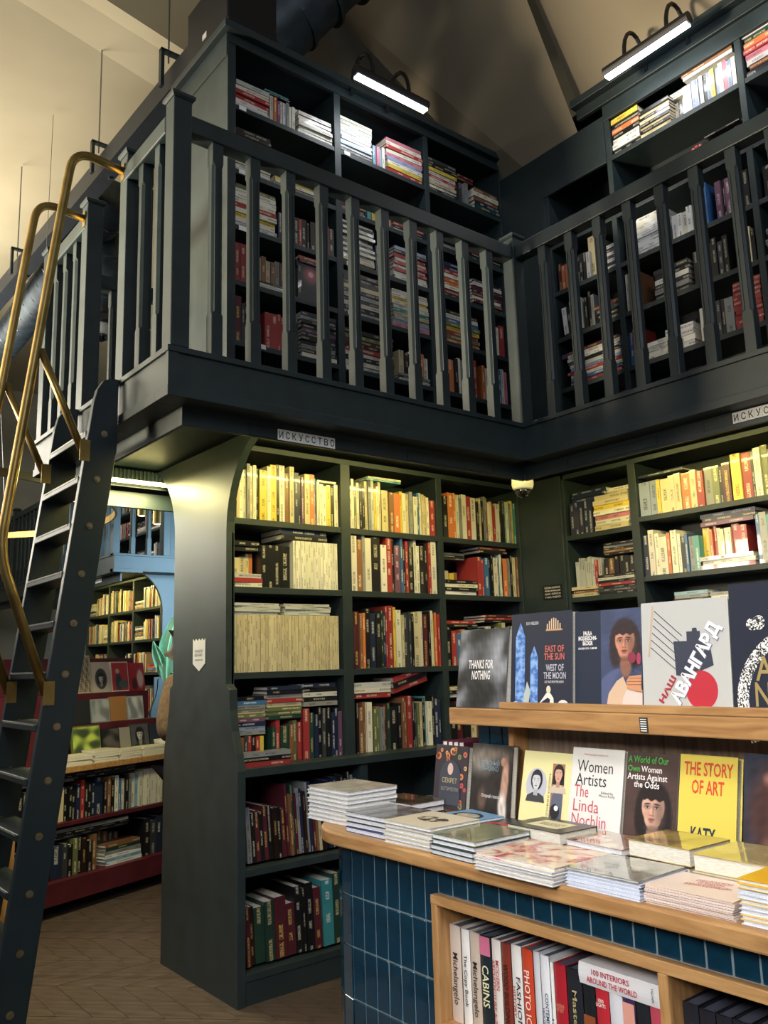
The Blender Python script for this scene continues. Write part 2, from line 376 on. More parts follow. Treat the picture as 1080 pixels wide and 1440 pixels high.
wbox('base_shelf', la, -1.425, .60, .58, 1.03, .99, 1.028, PAINT, .002)
wbox('base_shelf', la, -1.425, .60, .585, 1.03, .547, .58, PAINT, .002)
wbox('base_shelf', la, -1.425, .60, .585, 1.03, .10, .132, PAINT, .002)
wbox('plinth', la, -1.425, .60, .59, .62, 0, .10, PAINT)
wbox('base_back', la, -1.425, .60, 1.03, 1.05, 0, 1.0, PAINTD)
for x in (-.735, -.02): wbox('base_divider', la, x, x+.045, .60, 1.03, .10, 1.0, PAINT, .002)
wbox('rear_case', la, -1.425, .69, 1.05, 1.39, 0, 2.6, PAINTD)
# lower bookcase B along the right wall
lb, LBC = bookcase('wall_bookcase', (.70, .70, 0), -pi/2, 'dark wall bookcase filled with art books behind the tiled counter',
    [(.365, .385), (2.65, 2.69)], [(.862, .915), (1.76, 1.805)], 0, 2.64, .30, [[.6, 1.05, 1.46, 1.865, 2.25], [.6, 1.05, 1.58, 1.945, 2.29], [.6, 1.05, 1.58, 1.945, 2.29]], th=.03)
bx('corner_panel', lb, .01, .365, -.012, .02, 0, 2.64, PAINT, .003)
bx('corner_stile', lb, -.03, .01, -.02, .02, 0, 2.64, PAINT, .003)
# ------------------------------------------------------------------ balcony structure
def st(name, *a, **k): return bx(name, None, *a, kind='structure', **k)
st('floor_balcony', -2.08, 1.03, .02, 1.76, 2.66, 2.77, PAINT); st('floor_balcony', .02, 1.03, -6, .02, 2.66, 2.77, PAINT)
t1 = st('trim_1', -2.1, 0, 0, .02, 2.62, 2.77, PAINT); bx('top_strip', t1, -2.112, .012, -.012, .10, 2.765, 2.79, PAINT, .002); bx('bottom_strip', t1, -2.108, .008, -.008, .12, 2.58, 2.622, PAINT, .002)
bx('corner_board', t1, -2.106, -2.06, -.006, .02, 2.62, 2.77, PAINT)
bx('inner_board', t1, -1.99, .112, .11, .13, 2.50, 2.66, PAINT, .002)
t2 = st('trim_2', 0, .02, -6, 0, 2.62, 2.77, PAINT); bx('top_strip', t2, -.012, .10, -6, -.0, 2.765, 2.79, PAINT, .002); bx('bottom_strip', t2, -.008, .12, -6, -.0, 2.58, 2.622, PAINT, .002)
bx('inner_board', t2, .11, .13, -6, .11, 2.50, 2.66, PAINT, .002)
t3 = st('trim_3', -2.1, -2.08, .02, 1.76, 2.62, 2.77, PAINT); bx('top_strip', t3, -2.112, -2.0, .10, 1.772, 2.765, 2.79, PAINT, .002); bx('bottom_strip', t3, -2.108, -1.97, .12, 1.768, 2.58, 2.622, PAINT, .002)
bx('inner_board', t3, -1.99, -1.97, .13, 1.66, 2.50, 2.66, PAINT, .002)
t4 = st('trim_4', -2.08, .9, 1.74, 1.76, 2.58, 2.77, PAINT); bx('hanging_board', t4, -1.97, .7, 1.66, 1.69, 2.44, 2.64, PAINT, .002)
for i in range(34): bx('rib', t4, -1.96+i*.024, -1.948+i*.024, 1.55, 1.56, 2.56, 2.64, PAINT)
bx('rib_board', t4, -1.97, -1.15, 1.56, 1.575, 2.54, 2.64, PAINT)
# label holders and letter signs on the inner boards
def holder(par, M, w):
    for (a, b, c, d) in ((0, w, .0, .004), (0, w, .047, .051), (0, .004, 0, .051), (w-.004, w, 0, .051)):
        o = MB().box(a, b, -.003, 0, c, d, PAINTD).obj('label_holder', par); o.matrix_basis = M
MA = lambda x, z: Matrix.Translation((x, .11, z)); MB_ = lambda y, z: Matrix.Translation((.11, y, z)) @ Matrix.Rotation(-pi/2, 4, 'Z')
holder(t1, MA(-1.673, 2.503), .60); holder(t1, MA(-.765, 2.508), .62)
holder(t2, MB_(-.20, 2.512), .56); holder(t2, MB_(-1.01, 2.522), .60)
BLK = mat('#101114', .5); CARD = mat('#f4f4f0', .6)
def sign(M, word, label, w=.035, h=.05):
    r = empty('letter_sign', M.translation, M.to_euler().z, label=label, category='sign')
    for i, ch in enumerate(word):
        c = bx('letter_card', r, i*w, i*w+w-.0015, -.0055, -.003, 0, h, CARD)
        text_obj('letter', c, ch, w*.62, h*.66, BLK, (i*w+w*.18, -.0062, h*.17), bold=.012)
    return r
sign(MA(-1.528, 2.503), 'ИСКУССТВО', 'white card letters spelling ИСКУССТВО on the fascia above the arched bookcase')
sign(MB_(-1.158, 2.524), 'ИСКУССТВО', 'white card letters spelling ИСКУССТВО on the fascia above the right wall bookcase')
# ------------------------------------------------------------------ railings
def baluster_bm(h=.985, w=.052):
    mb = MB(); rings = []
    for z, c in ((0, .002), (.185, .002), (.20, .012), (h-.105, .012), (h-.09, .002), (h, .002)):
        a = w/2
        rings.append([(x, y, z) for x, y in ((a-c, -a), (a, -a+c), (a, a-c), (a-c, a), (-a+c, a), (-a, a-c), (-a, -a+c), (-a+c, -a))])
    mb.loft(rings, PAINT)
    for s_ in (-1, 1):
        mb.box(s_*.012-.004, s_*.012+.004, -w/2-.003, -w/2+.004, .20, h-.11, PAINT)
    return mb
BAL = [None]
def railing(name, p0, p1, positions, label, top=3.775, posts=(), group=None):
    d = Vector((p1[0]-p0[0], p1[1]-p0[1])); L = d.length; a = math.atan2(d.y, d.x)
    r = empty(name, (p0[0], p0[1], 2.79), a, label=label, category='railing', group='balcony railings')
    bx('handrail', r, 0, L, -.03, .045, top-2.79, top-2.79+.082, PAINT, .006)
    for x in positions:
        if BAL[0] is None: o = baluster_bm().obj('baluster', r); BAL[0] = o
        else: o = BAL[0].copy(); C.objects.link(o); o.parent = r
        o.location = (x, .005, 0)
    for x in posts:
        p = bx('newel_post', r, x-.042, x+.042, -.042, .042, 0, 1.12, PAINT, .004)
        MB().loft([[(x+sx*q, sy*q, z) for sx, sy in ((-1, -1), (1, -1), (1, 1), (-1, 1))] for q, z in ((.044, 1.12), (.053, 1.128), (.053, 1.142), (.03, 1.158))], PAINT).obj('post_cap', p)
    return r
s_ = .188
railing('railing', (-2.06, .03), (.0, .03), [2.06-.19-i*s_ for i in range(10)], 'long balcony railing in front of the gallery bookcase by the ladder', posts=(0,))
railing('railing', (.03, .03), (.03, -5.5), [.03+.198+i*s_ for i in range(28)], 'balcony railing running along the right wall above the counter', posts=(0,))
railing('railing', (-2.06, .07), (-2.06, .55), [.11, .29], 'short balcony railing between the corner post and the ladder opening', posts=(.47,))
railing('railing', (-2.06, 1.07), (-2.06, 1.72), [.18, .34, .50], 'short balcony railing beyond the ladder opening', posts=(0, .65))
railing('railing', (-2.06, 1.72), (-.0, 1.72), [.18+i*s_ for i in range(9)], 'rear balcony railing seen through the ladder opening')
# ------------------------------------------------------------------ lamps
TUBE = mat('#f2f6ff', .4, 0, 14); TUBEY = mat('#fff2a0', .4, 0, 16)
def picture_lamp(loc, rz, label, L=.56):
    r = empty('picture_lamp', loc, rz, label=label, category='lamp', group='picture lamps over the gallery bookcases')
    mb = MB().tube([(-L/2, 0, 0), (L/2, 0, 0)], .034, BLACKM, 20); mb.obj('lamp_shade', r, smooth=False)
    bx('glowing_diffuser', r, -L/2+.01, L/2-.01, -.022, .022, -.042, -.031, TUBE)
    for x in (-.14, .14):
        MB().tube([(x, .0+.11*(1-cos(t*pi/10)), .03+.0*t+.20*sin(t*pi/10)) for t in range(0, 11)], .012, BLACKM, 8).obj('curved_arm', r)
    l = bpy.data.lights.new('lamp_bulb', 'AREA'); l.shape = 'RECTANGLE'; l.size = L; l.size_y = .04; l.energy = 2.2; l.color = (.92, .96, 1.0)
    o = bpy.data.objects.new('lamp_bulb', l); C.objects.link(o); o.parent = r; o.location = (0, .012, -.05); o.rotation_euler = (rad(28), 0, 0)
    return r
picture_lamp((-.495, .45, 4.93), 0, 'black picture lamp glowing white over the gallery bookcase by the duct')
picture_lamp((.45, -.69, 4.93), -pi/2, 'black picture lamp glowing white over the right wall gallery bookcase, nearest the corner')
picture_lamp((.45, -1.56, 4.93), -pi/2, 'black picture lamp at the top corner, only its bright end in view')
def strip(loc, rz, L, power, col, label, tilt=35, vis=True):
    r = empty('light_strip', loc, rz, label=label, category='light')
    bx('channel', r, -L/2, L/2, -.012, .012, 0, .014, PAINTD); bx('glowing_diffuser', r, -L/2, L/2, -.009, .009, -.006, 0, TUBEY)
    l = bpy.data.lights.new('strip_light', 'AREA'); l.shape = 'RECTANGLE'; l.size = L; l.size_y = .02; l.energy = power; l.color = col
    o = bpy.data.objects.new('strip_light', l); C.objects.link(o); o.parent = r; o.location = (0, 0, -.01); o.rotation_euler = (rad(tilt), 0, 0)
    return r
YEL = (1.0, .83, .28)
strip((-.98, .16, 2.64), 0, 1.95, 19, YEL, 'warm light strip hidden behind the fascia over the arched bookcase')
strip((.16, -1.62, 2.64), -pi/2, 3.1, 30, YEL, 'warm light strip hidden behind the fascia over the wall bookcase')
lt = strip((-1.70, 1.50, 2.555), 0, .56, 30, (1.0, .88, .40), 'glowing warm light strip under the balcony between ladder and side panel', 0)
MB().tube([(-.28, 0, .006), (.28, 0, .006)], .009, TUBEY, 12).obj('glowing_tube', lt)
for ch in list(lt.children):
    if ch.name.startswith('channel'): bpy.data.objects.remove(ch)
MB().box(-.3, -.285, -.012, .05, -.01, .02, PAINTD).box(.285, .3, -.012, .05, -.01, .02, PAINTD).obj('end_clip', lt)['kind'] = 'stuff'
# ------------------------------------------------------------------ cameras, speaker, ducts, beam
def dome_camera(loc, label, rz=0):
    r = empty('dome_camera', loc, rz, label=label, category='camera')
    MB().lathe([(.03, .055), (.062, .05), (.064, .0), (.058, -.022), (.05, -.03)], (0, 0, 0), WHITEP, 24).obj('housing', r, smooth=False)
    MB().lathe([(.046, -.026), (.043, -.045), (.033, -.062), (.018, -.073), (.002, -.077)], (0, 0, 0), mat('#15171b', .08, 0, 0, None, 1), 24).obj('dome', r, smooth=True)
    return r
dome_camera((.19, .20, 2.50), 'white dome camera under the fascia corner above the bookcases')
dc = dome_camera((-.90, 4.15, 4.53), 'white dome camera hanging below the duct diffuser by the ladder opening'); dc.scale = (1.3, 1.3, 1.3)
sp = empty('loudspeaker', (-1.48, .92, 5.045), 0, label='black boxy loudspeaker standing on top of the gallery bookcase', category='speaker')
MB().prism([(-.02, -.27), (.30, -.27), (.20, .24), (-.02, .24)], 'z', 0, .36, BLACKM).obj('cabinet', sp, bev=.01)
bx('badge', sp, -.024, -.02, -.02, .03, .05, .085, mat('#c9c9c9', .4))
du = empty('ventilation_duct', (-.3, 1.0, 5.4), 0, label='round grey ventilation duct passing over the gallery bookcase', category='duct')
mb = MB().tube([(-.80, .40, -.06), (-.62, .22, .16), (-.30, -.1, .60), (.2, -.5, 1.15)], .23, DUCT, 24)
mb.obj('duct_pipe', du, smooth=True)
for i in range(6):
    t = i/6; p = Vector((-.62, .22, .16)).lerp(Vector((.2, -.5, 1.15)), t); q = Vector((.82, -.72, 1.0)).normalized()*.012
    MB().tube([p-q, p+q], .235, DUCT, 24).obj('duct_seam', du)
bx('clip', du, -.62, -.58, .0, .03, -.27, -.20, STEEL)
du2 = empty('ventilation_duct', (-.98, 3.9, 5.55), 0, label='long spiral ventilation duct hanging behind the ladder opening', category='duct')
P0, P1 = Vector((-.02, -.25, 0)), Vector((.31, 8.1, .13))
MB().tube([P0, P1], .19, DUCT, 24).obj('duct_pipe', du2, smooth=True)
MB().tube([P0+(P1-P0)*(i/300)+Vector((.193*cos(i*.6), 0, .193*sin(i*.6))) for i in range(301)], .005, STEEL, 4).obj('spiral_seam', du2)
MB().tube([(.17, .35, -.05), (.17, .35, -.80)], .17, DUCT, 20).obj('drop_pipe', du2, smooth=True)
for z in (-.3, -.5, -.62, -.7): MB().tube([(.17, .35, z), (.17, .35, z-.012)], .175, DUCT, 20).obj('pipe_band', du2)
MB().lathe([(.17, -.80), (.18, -.84), (.27, -.90), (.27, -.95), (.05, -.95)], (.17, .35, 0), BLACKM, 20).obj('diffuser', du2)
for k in range(12): MB().box(.05, .24, -.006, .006, -.96, -.952, DUCT).obj('diffuser_vane', du2, loc=(.17, .35, 0), rot=(0, 0, k*pi/6))
bm_ = empty('ceiling_beam', (-1.25, 1.2, 5.45), 0, label='long dark steel beam hanging under the plaster vault', category='beam')
MB().loft([[(x, 0, 0), (x+.13, 0, 0), (x+.13, 0, .17), (x, 0, .17)] if not k else [(-.16, 9, .04), (-.03, 9, .04), (-.03, 9, .21), (-.16, 9, .21)] for k, x in ((0, -.02), (1, 0))], STEELP).obj('steel_profile', bm_)
for y in (1.9, 3.2, 5.4):
    h = empty('hanger_rod', (-1.27-.012*y, y, 5.45), 0, label='thin steel hanger rod between beam and plaster vault, %s from the bookcase' % ordn([1.9, 3.2, 5.4].index(y)), category='rod', group='beam hangers')
    MB().tube([(0, 0, .2), (0, 0, 1.2)], .006, STEEL, 6).obj('rod', h)
    for a in (-.05, .10): bx('bracket_leg', h, a-.012, a+.012, -.02, .02, .0, .28, PAINT)
    bx('bracket_top', h, -.062, .112, -.02, .02, .27, .29, PAINT)
w_ = MB().tube([(-1.36, 4.3, 6.6), (-1.38, 4.3, 3.2)], .003, STEEL, 5).obj('hanging_wire', None, label='thin wire hanging from the plaster vault beside the ladder', category='wire')
# ------------------------------------------------------------------ ladder
ld = empty('library_ladder', (-2.45, .5, 0), 0, label='steep dark wooden ladder with brass handrails leading up to the balcony', category='ladder')
def LXl(z): return -2.558+.126*z     # left (front) edge of the stringers
def LXr(z): return -2.425+.126*z
bpy.context.view_layer.update()
for y0 in (.5, 1.03):
    top = [(LXl(2.66), 2.66), (LXl(2.72)+.008, 2.725), (LXl(2.76)+.03, 2.77), (LXl(2.78)+.065, 2.785), (-2.113, 2.785), (-2.113, 2.45), (LXr(2.42), 2.42)]
    pl = [(LXl(0), 0)]+top+[(LXr(0), 0)]
    o = MB().prism([(p[0], p[1]) for p in pl], 'y', y0, y0+.034, LADDER).obj('stringer', None, bev=.003); rel(o, ld)
    for i in range(12):
        z = 2.525-.2062*i
        mb = MB().tube([(LXl(z)+.068, y0-.002, z), (LXl(z)+.068, y0+.002, z)], .0145, BRASS, 16); mb.tube([(LXl(z)+.068, y0-.006, z), (LXl(z)+.068, y0, z)], .008, STEEL, 10)
        rel(mb.obj('screw', None), ld)
for i in range(12):
    z = 2.525-.2062*i
    o = bx('tread', None, LXl(z)-.004, LXr(z)-.012, .534, 1.03, z-.018, z+.012, LADDER, .004); rel(o, ld)
    rel(bx('pale_edge', None, LXl(z)-.0055, LXl(z)-.0035, .56, 1.0, z+.004, z+.011, mat('#8c8f88', .5)), ld)  # thin paler strip along the upper front edge of each tread
def smooth_path(pts, r=.06, n=6):
    out = [Vector(pts[0])]
    for i in range(1, len(pts)-1):
        p, a, b = Vector(pts[i]), Vector(pts[i-1]), Vector(pts[i+1]); da = (a-p); db = (b-p); k = min(r, da.length*.45, db.length*.45)
        s0 = p+da.normalized()*k; s1 = p+db.normalized()*k
        for j in range(n+1):
            t = j/n; out.append(s0*(1-t)**2+p*2*t*(1-t)+s1*t*t)
    out.append(Vector(pts[-1])); return out
for y in (.517, 1.047):
    pts = [(-2.10, y+.03, 3.835), (-2.345, y, 3.845), (-2.385, y, 3.55), (-2.575, y, 1.98), (-2.372, y, 1.415)]
    o = MB().tube(smooth_path(pts, .11, 8), .0195, BRASS, 14).obj('brass_handrail', None, smooth=True); rel(o, ld)
    o = MB().tube([(-2.452, y, 2.86), (-2.262, y, 2.445)], .0165, BRASS, 12).obj('brass_brace', None, smooth=True); rel(o, ld)
    for (x, z) in ((-2.255, 2.44), (-2.365, 1.42)):
        p = bx('mounting_plate', None, x-.022, x+.022, y-.021, y-.0175, z-.047, z+.047, BRASS); rel(p, ld)
    rel(bx('mounting_plate', None, -2.107, -2.101, y+.01, y+.05, 3.79, 3.87, BRASS), ld)
# ------------------------------------------------------------------ tiled display counter
ct = empty('display_counter', (-1.3, -1.5, 0), 0, label='curved display counter with dark teal tiles, oak top and open oak niches', category='counter')
bpy.context.view_layer.update()
def cpart(o): return rel(o, ct)
def rounded(xf, xb, yE, yN, r, n=14):
    """outline from near end round the far end: xf front, xb back, yE far end"""
    p = [(xf, yN)]
    p += [(xf+r-r*cos(a*pi/2/n), yE-r+r*sin(a*pi/2/n)) for a in range(n+1)]
    p += [(xb-r+r*sin(a*pi/2/n), yE-r+r*cos(a*pi/2/n)) for a in range(n+1)]
    return p+[(xb, yN)]
YN = -3.0; R_ = .2; YE = -.52
cpart(MB().prism(rounded(-1.83, -.77, -.46, YN, .26), 'z', .93, .97, OAKX).obj('worktop', None, bev=.006))
# body pieces around the niche (y -1.125 .. -3, z .50 .. .85)
core = MB().prism(rounded(-1.7665, -.83, YE-.003, -1.125, R_), 'z', 0, .93, GROUT); core.box(-1.7665, -.83, YN, -1.125, 0, .497, GROUT); core.box(-1.7665, -.83, YN, -1.125, .852, .93, GROUT); core.box(-1.40, -.83, YN, -1.125, .497, .852, GROUT)
cpart(core.obj('body', None))
OAKY = noisy('#93683d', '#bf9460', 5, .42, (9, .9, 9), .06, lo=.3, hi=.7, dist=.6)
for a in ((-1.789, -1.42, -1.15, -1.1245, .4975, .8265), (-1.79, -1.42, -1.886, -1.861, .522, .826)): cpart(bx('niche_upright', None, *a, OAKZ, .002))
cpart(bx('niche_top', None, -1.79, -1.42, YN, -1.124, .826, .852, OAKY, .002)); cpart(bx('niche_shelf', None, -1.79, -1.42, YN, -1.15, .497, .522, OAKY, .002))
cpart(bx('niche_back', None, -1.425, -1.40, YN, -1.15, .522, .826, mat('#3a2c20', .7)))
# tiles
TW, TH = .0595, .152
tile_me = {}
def tile(x, y, z0, z1, a, w=TW-.0045):
    w -= .0012
    k = (round(z1-z0, 3), round(w, 3))
    if k not in tile_me:
        o = bx('tile', None, 0, .009, -w/2, w/2, 0, z1-z0, TILE, .0015); tile_me[k] = o.data; bevd = o
    else:
        o = bpy.data.objects.new('tile', tile_me[k]); C.objects.link(o)
        b = o.modifiers.new('bevel', 'BEVEL'); b.width = .0015; b.segments = 1; b.limit_method = 'ANGLE'
    o.location = (x, y, z0); o.rotation_euler = (rad(random.uniform(-.35, .35)), rad(random.uniform(-.5, .5)), a)
    M0 = ct.matrix_world.inverted(); o.parent = ct; o.matrix_parent_inverse = M0
rows = [(.77+.0025, .928)]+[(.77-TH*(i+1)-.0+.0025, .77-TH*i-.002) for i in range(5)]
arc = (R_)*pi/2; y_start = YE-R_
pos = []
for i in range(5):
    a = (i+.5)*(pi/2)/5
    pos.append((-1.77+R_-R_*cos(a), y_start+R_*sin(a), -a, arc/5-.004))
for i in range(3): pos.append((-1.77+R_+(i+.5)*TW, YE, -pi/2, TW-.0045))
k = 0
while y_start-(k+.5)*TW > -2.6:
    pos.append((-1.77, y_start-(k+.5)*TW, 0, TW-.0045)); k += 1
for (x, y, a, w) in pos:
    for (z0, z1) in rows:
        if y < -1.12-.5*TW and z0 < .85 and not a:
            if z1 < .497: pass
            elif z0 > .76: z0 = .855
            elif z0 < .47: z1 = .494
            else: continue
        if z1 < .30 and (a or y > -1.12) and False: continue
        if z1 < .45 and y < -1.0 : continue      # below the frame of the photograph
        tile(x, y, z0, z1, a, w)
cpart(bx('niche_grout_filler', None, -1.764, -1.762, -1.124, -1.06, .46, .90, GROUT))
# riser and upper shelf
cpart(bx('riser_body', None, -1.305, -1.0, -1.02, -.86, .97, 1.29, GROUT)); cpart(bx('riser_body', None, -1.27, -1.0, YN, -1.02, .97, 1.29, mat('#3a2c20', .7)))
for i in range(3):
    for (z0, z1) in ((.973, 1.128), (1.132, 1.288)): tile(-1.314, -.8905-i*TW*.98, z0, z1, 0)
cpart(bx('riser_post', None, -1.345, -1.262, -1.062, -1.037, .97, 1.29, OAKZ, .002))
cpart(bx('display_back', None, -1.275, -1.265, YN, -1.06, .97, 1.29, VENEER))
cpart(bx('upper_shelf', None, -1.45, -.98, YN, -.865, 1.29, 1.345, OAKY, .004)); cpart(bx('shelf_lip', None, -1.452, -1.428, YN, -1.105, 1.345, 1.367, OAKY, .003))
tagl = bx('shelf_tag', None, -1.4535, -1.4515, -1.655, -1.63, 1.295, 1.335, mat('#2b2b2b', .6)); cpart(tagl)
for i in range(6): MB().box(-1.4542, -1.4538, -1.652, -1.633, 1.299+i*.006, 1.301+i*.006, CARD).obj('tag_mark', tagl)
# ------------------------------------------------------------------ books on the shelves
MAf = Matrix.Translation((-1.467, .70, 0)); MBf = Matrix.Translation((.70, .70, 0)) @ Matrix.Rotation(-pi/2, 4, 'Z')
def cell(M, cols, c, z, groups, where, depth=.30, yo=0):
    a, b = cols[c]
    fill(M @ Matrix.Translation((a+.003, yo, 0)), b-a-.006, depth, z+.0005, groups, where)
CW = ['left column', 'middle column', 'right column']
def A(c, r, g): cell(MAf, LAC[1:] if len(LAC) > 3 else LAC, c, LZA[r], g, ['third', 'second', 'top'][r]+' shelf, '+CW[c]+' of arched bookcase')
A(0, 2, [('V', .03, .65, .30, 'e w w s e w k y2.4 w1.2 y2 k w2 t1.5 e1.5 n1.5 k p'), ('V', .65, .80, .27, 'e2 o2 b w'), ('V', .80, 1, .235, 'w w y k w'), ('H', .78, .98, .012, 'l', .243)])
A(1, 2, [('V', 0, .36, .285, 'w w g w k k e s l y w e'), ('V', .37, .72, .265, 'e2 t1.5 o2 y w e s'), ('V', .73, 1, .255, 'w1.5 b w e e w r2'), ('H', .2, .6, .012, 'c w', .295)])
A(2, 2, [('V', .02, 1, .285, 'k2 o2.5 o w s w2 r2 w2 k e k s t w e r w2 k k c w s y c1.5')])
A(0, 1, [('V', 0, .24, .185, 'e2 e2 e2 e o', .0, .10), ('H', .0, .25, .022, 'w r l', 0, 0, 0, .095), ('V', .26, .53, .225, 'k2 k2 k2 k3', 0, .04), ('V', .535, .97, .255, 'w*18', 0), ('H', .43, .88, .03, 'k n', .257), ('H', 0, .27, .026, 'k k', .19, .06)])
A(1, 1, [('V', 0, .99, .315, 'w2 t2 s w2 k3 w2 r2 k p2 b k r k2 w w k2 k r w2'), ('H', .32, .68, .014, 'y', .32)])
A(2, 1, [('H', 0, .42, .022, 'W k w k', 0, 0, 0, .13), ('V', .0, .36, .17, 'e o k e y t', .0, .14), ('V', .44, .99, .265, 'r2 r b2 k k w2 b w k o2 s k e w t'), ('H', .0, .38, .014, 'd k s', .225, .08), ('H', .46, .84, .02, 'k m', .272)])
A(0, 0, [('V', 0, .97, .285, 'e*42'), ('H', 0, .42, .014, 'l l l l', .287), ('H', .44, .9, .014, 'l l l l', .287)])
A(1, 0, [('V', 0, 1, .34, 'd m2 t o k2 n2 k2 G n r r2 y w2 e d2 d k e3 w m2 k w y o r')])
A(2, 0, [('V', .0, .5, .22, 'k r b o k o c k'), ('V', .52, .98, .25, 'w k e g e k w t e'), ('H', 0, .4, .02, 'k r', .227), ('H', .5, .95, .016, 'k r m', .258)])
AL = LAC[1:] if len(LAC) > 3 else LAC
def Bs(c, g, z=1.028, yo=0, depth=.3, nm='lowest upper shelf'): cell(MAf, AL, c, z, g, nm+', '+CW[c]+' of arched bookcase', depth, yo)
Bs(0, [('V', .03, .26, .14, 'r t d r k r y'), ('H', .03, .28, .020, 's v n p g e s b k', .143), ('V', .33, .60, .20, 'G r G2 t g r'), ('H', .29, .61, .020, 'G g g e r s k n', .208), ('V', .62, 1.0, .25, 'r3 G2 n2 k2 d2 k2 n2 n2 p2'), ('H', .62, .95, .023, 's k l k n', .262)])
Bs(0, [('H', 0, .42, .022, 'r k s')], yo=-.095, depth=.1, nm='deep ledge')
Bs(1, [('V', .02, .19, .27, 'k t2 t w2'), ('V', .2, .52, .26, 'g g s m G k2 k'), ('V', .52, .98, .28, 't t r2 k d g e k c w2 k n2 n'), ('H', 0, .42, .028, 'r w l', .285), ('H', .42, .86, .03, 'r k r', .30, .012, -14)])
Bs(2, [('V', 0, .5, .25, 'k m k e t k'), ('H', .0, .5, .02, 'w k e', .26)])
LW = -1.425+1.467
def base(x0, z, g, nm, w=.70): fill(MAf @ Matrix.Translation((x0, -.09, 0)), w-.0, .40, z+.001, g, nm)
base(.05, .58, [('V', .05, .36, .25, 's k m k m k u k m', 0, .02, -4), ('V', .37, .70, .33, 'm t G m s n u s n m t e u k', 0, .02, -4), ('V', .72, 1.0, .36, 'n k n k k n k s n', 0, .02, -4)], 'upper base shelf of arched bookcase')
base(.05, .132, [('V', .04, .43, .27, 'm u G2 G2 m2.4 m2', 0, .02, -3), ('V', .43, .64, .31, 'k2 k k2 m2', 0, .02, -3), ('V', .65, .99, .33, 'c3 G2.5 m2 r2 k2', 0, .02, -2)], 'bottom base shelf of arched bookcase')
base(.79, .58, [('H', .02, .45, .02, 'k d k d k s k l', 0, .03), ('H', .5, .95, .02, 'd k s k d k l', 0, .03)], 'upper base shelf, middle column of arched bookcase')
base(.79, .132, [('V', .05, .9, .30, 'k*12', 0, .03)], 'bottom base shelf, middle column of arched bookcase')
UW = ['lowest', 'second', 'third', 'fourth', 'fifth', 'top']
def U(c, r, g): cell(MAf, UAC, c, UZ[r], g, UW[r]+' shelf, '+CW[c]+' of long gallery bookcase')
U(0, 5, [('H', 0, .34, .028, 'l w r r w l'), ('V', .35, .6, .165, 'w o p w l s w w'), ('H', .62, .99, .023, 'w w w w w w', 0, 0), ('H', .5, .85, .026, 'w l', .17, .1), ('H', .3, .55, .014, 'k c', .17)])
U(1, 5, [('H', 0, .38, .0185, 'u k l B B w w l w w l w w'), ('V', .39, .52, .15, 'B P B w'), ('H', .53, .99, .026, 'r y w v P w r w P', 0, 0)])
U(2, 5, [('H', 0, .40, .024, 'k w e w r w y k k d'), ('V', .42, .56, .17, 'd s s'), ('H', .62, .99, .032, 'G n t w t', 0, 0), ('H', .42, .64, .02, 'm m', .178)])
U(0, 4, [('H', 0, .35, .024, 'l w e P w G w p k k k'), ('H', .38, .95, .02, 'e w y e')])
U(1, 4, [('V', .3, .58, .12, 'c y r g w t'), ('H', 0, .28, .02, 'p s m k w'), ('H', .6, .98, .018, 'w k r')])
U(2, 4, [('H', 0, .40, .0185, 'k s k k d k s k d k'), ('H', .5, .98, .022, 'G k r w w w l', 0, 0)])
U(0, 3, [('H', 0, .40, .028, 'l w y w r w w w g'), ('V', .42, .55, .17, 'n b g'), ('V', .57, .99, .185, 'k2 r k2 k k2 r k2 k r k2')])
U(1, 3, [('H', 0, .37, .018, 'y e l e w k w k w k w k w k w'), ('V', .38, .52, .18, 'n v n'), ('H', .58, .99, .024, 'w w r w r w r k v', 0, 0)])
U(2, 3, [('H', 0, .44, .026, 'k r w o o w r n n'), ('H', .55, .99, .024, 'k m w m k m w k')])
U(0, 2, [('V', 0, .18, .22, 'r2 r2 r2 r'), ('H', .2, .5, .012, 'l w k', 0, -.0, 0, .035), ('V', .22, .60, .21, 'e t e t s m s e', 0, .04), ('H', .62, .9, .02, 'm r', .23), ('V', .60, .64, .2, 'k')])
U(1, 2, [('H', .0, .5, .026, 'l k w k l k e k k k'), ('H', .54, .99, .024, 'P v l e c w w y w w', 0, 0)])
U(2, 2, [('V', 0, .1, .22, 'w l'), ('H', .16, .62, .028, 'o g r y g b w k'), ('V', .68, .98, .24, 'k w2 r s w r2')])
U(0, 1, [('V', 0, .19, .25, 'm2 d k s k'), ('V', .28, .60, .22, 'r2 r2 r r k k k k'), ('H', .62, .99, .024, 'w k s k k k p k k s k', 0, 0)])
U(1, 1, [('H', .0, .55, .027, 'w w k w r k m g k'), ('V', .62, .97, .15, 'e k w t o w', .05), ('H', .6, .99, .016, 'w k s', 0, 0)])
U(2, 1, [('V', .16, .55, .26, 'o2 k w s v s w r'), ('V', .62, .98, .25, 'o w k s s b w P')])
U(0, 0, [('H', .3, .9, .02, 'd k d')]); U(1, 0, [('H', .3, .78, .026, 't e t e t')]); U(2, 0, [('V', .3, .6, .12, 'w s t e'), ('V', .7, .98, .10, 'w s t')])
def UB(c, r, g): cell(MBf, UBC, c, UZ[r], g, UW[r]+' shelf, '+['corner column', 'wide column', 'outer column'][c]+' of right gallery bookcase', .27)
UB(0, 4, [('H', .2, .75, .02, 'P k P P'), ('V', .78, .99, .14, 'k k y y y')])
UB(0, 3, [('V', .04, .16, .2, 'm o'), ('V', .18, .60, .19, 'o l r k k k l'), ('V', .56, .68, .28, 'e', .0, .03), ('H', .70, .99, .022, 'l k l k l k l')])
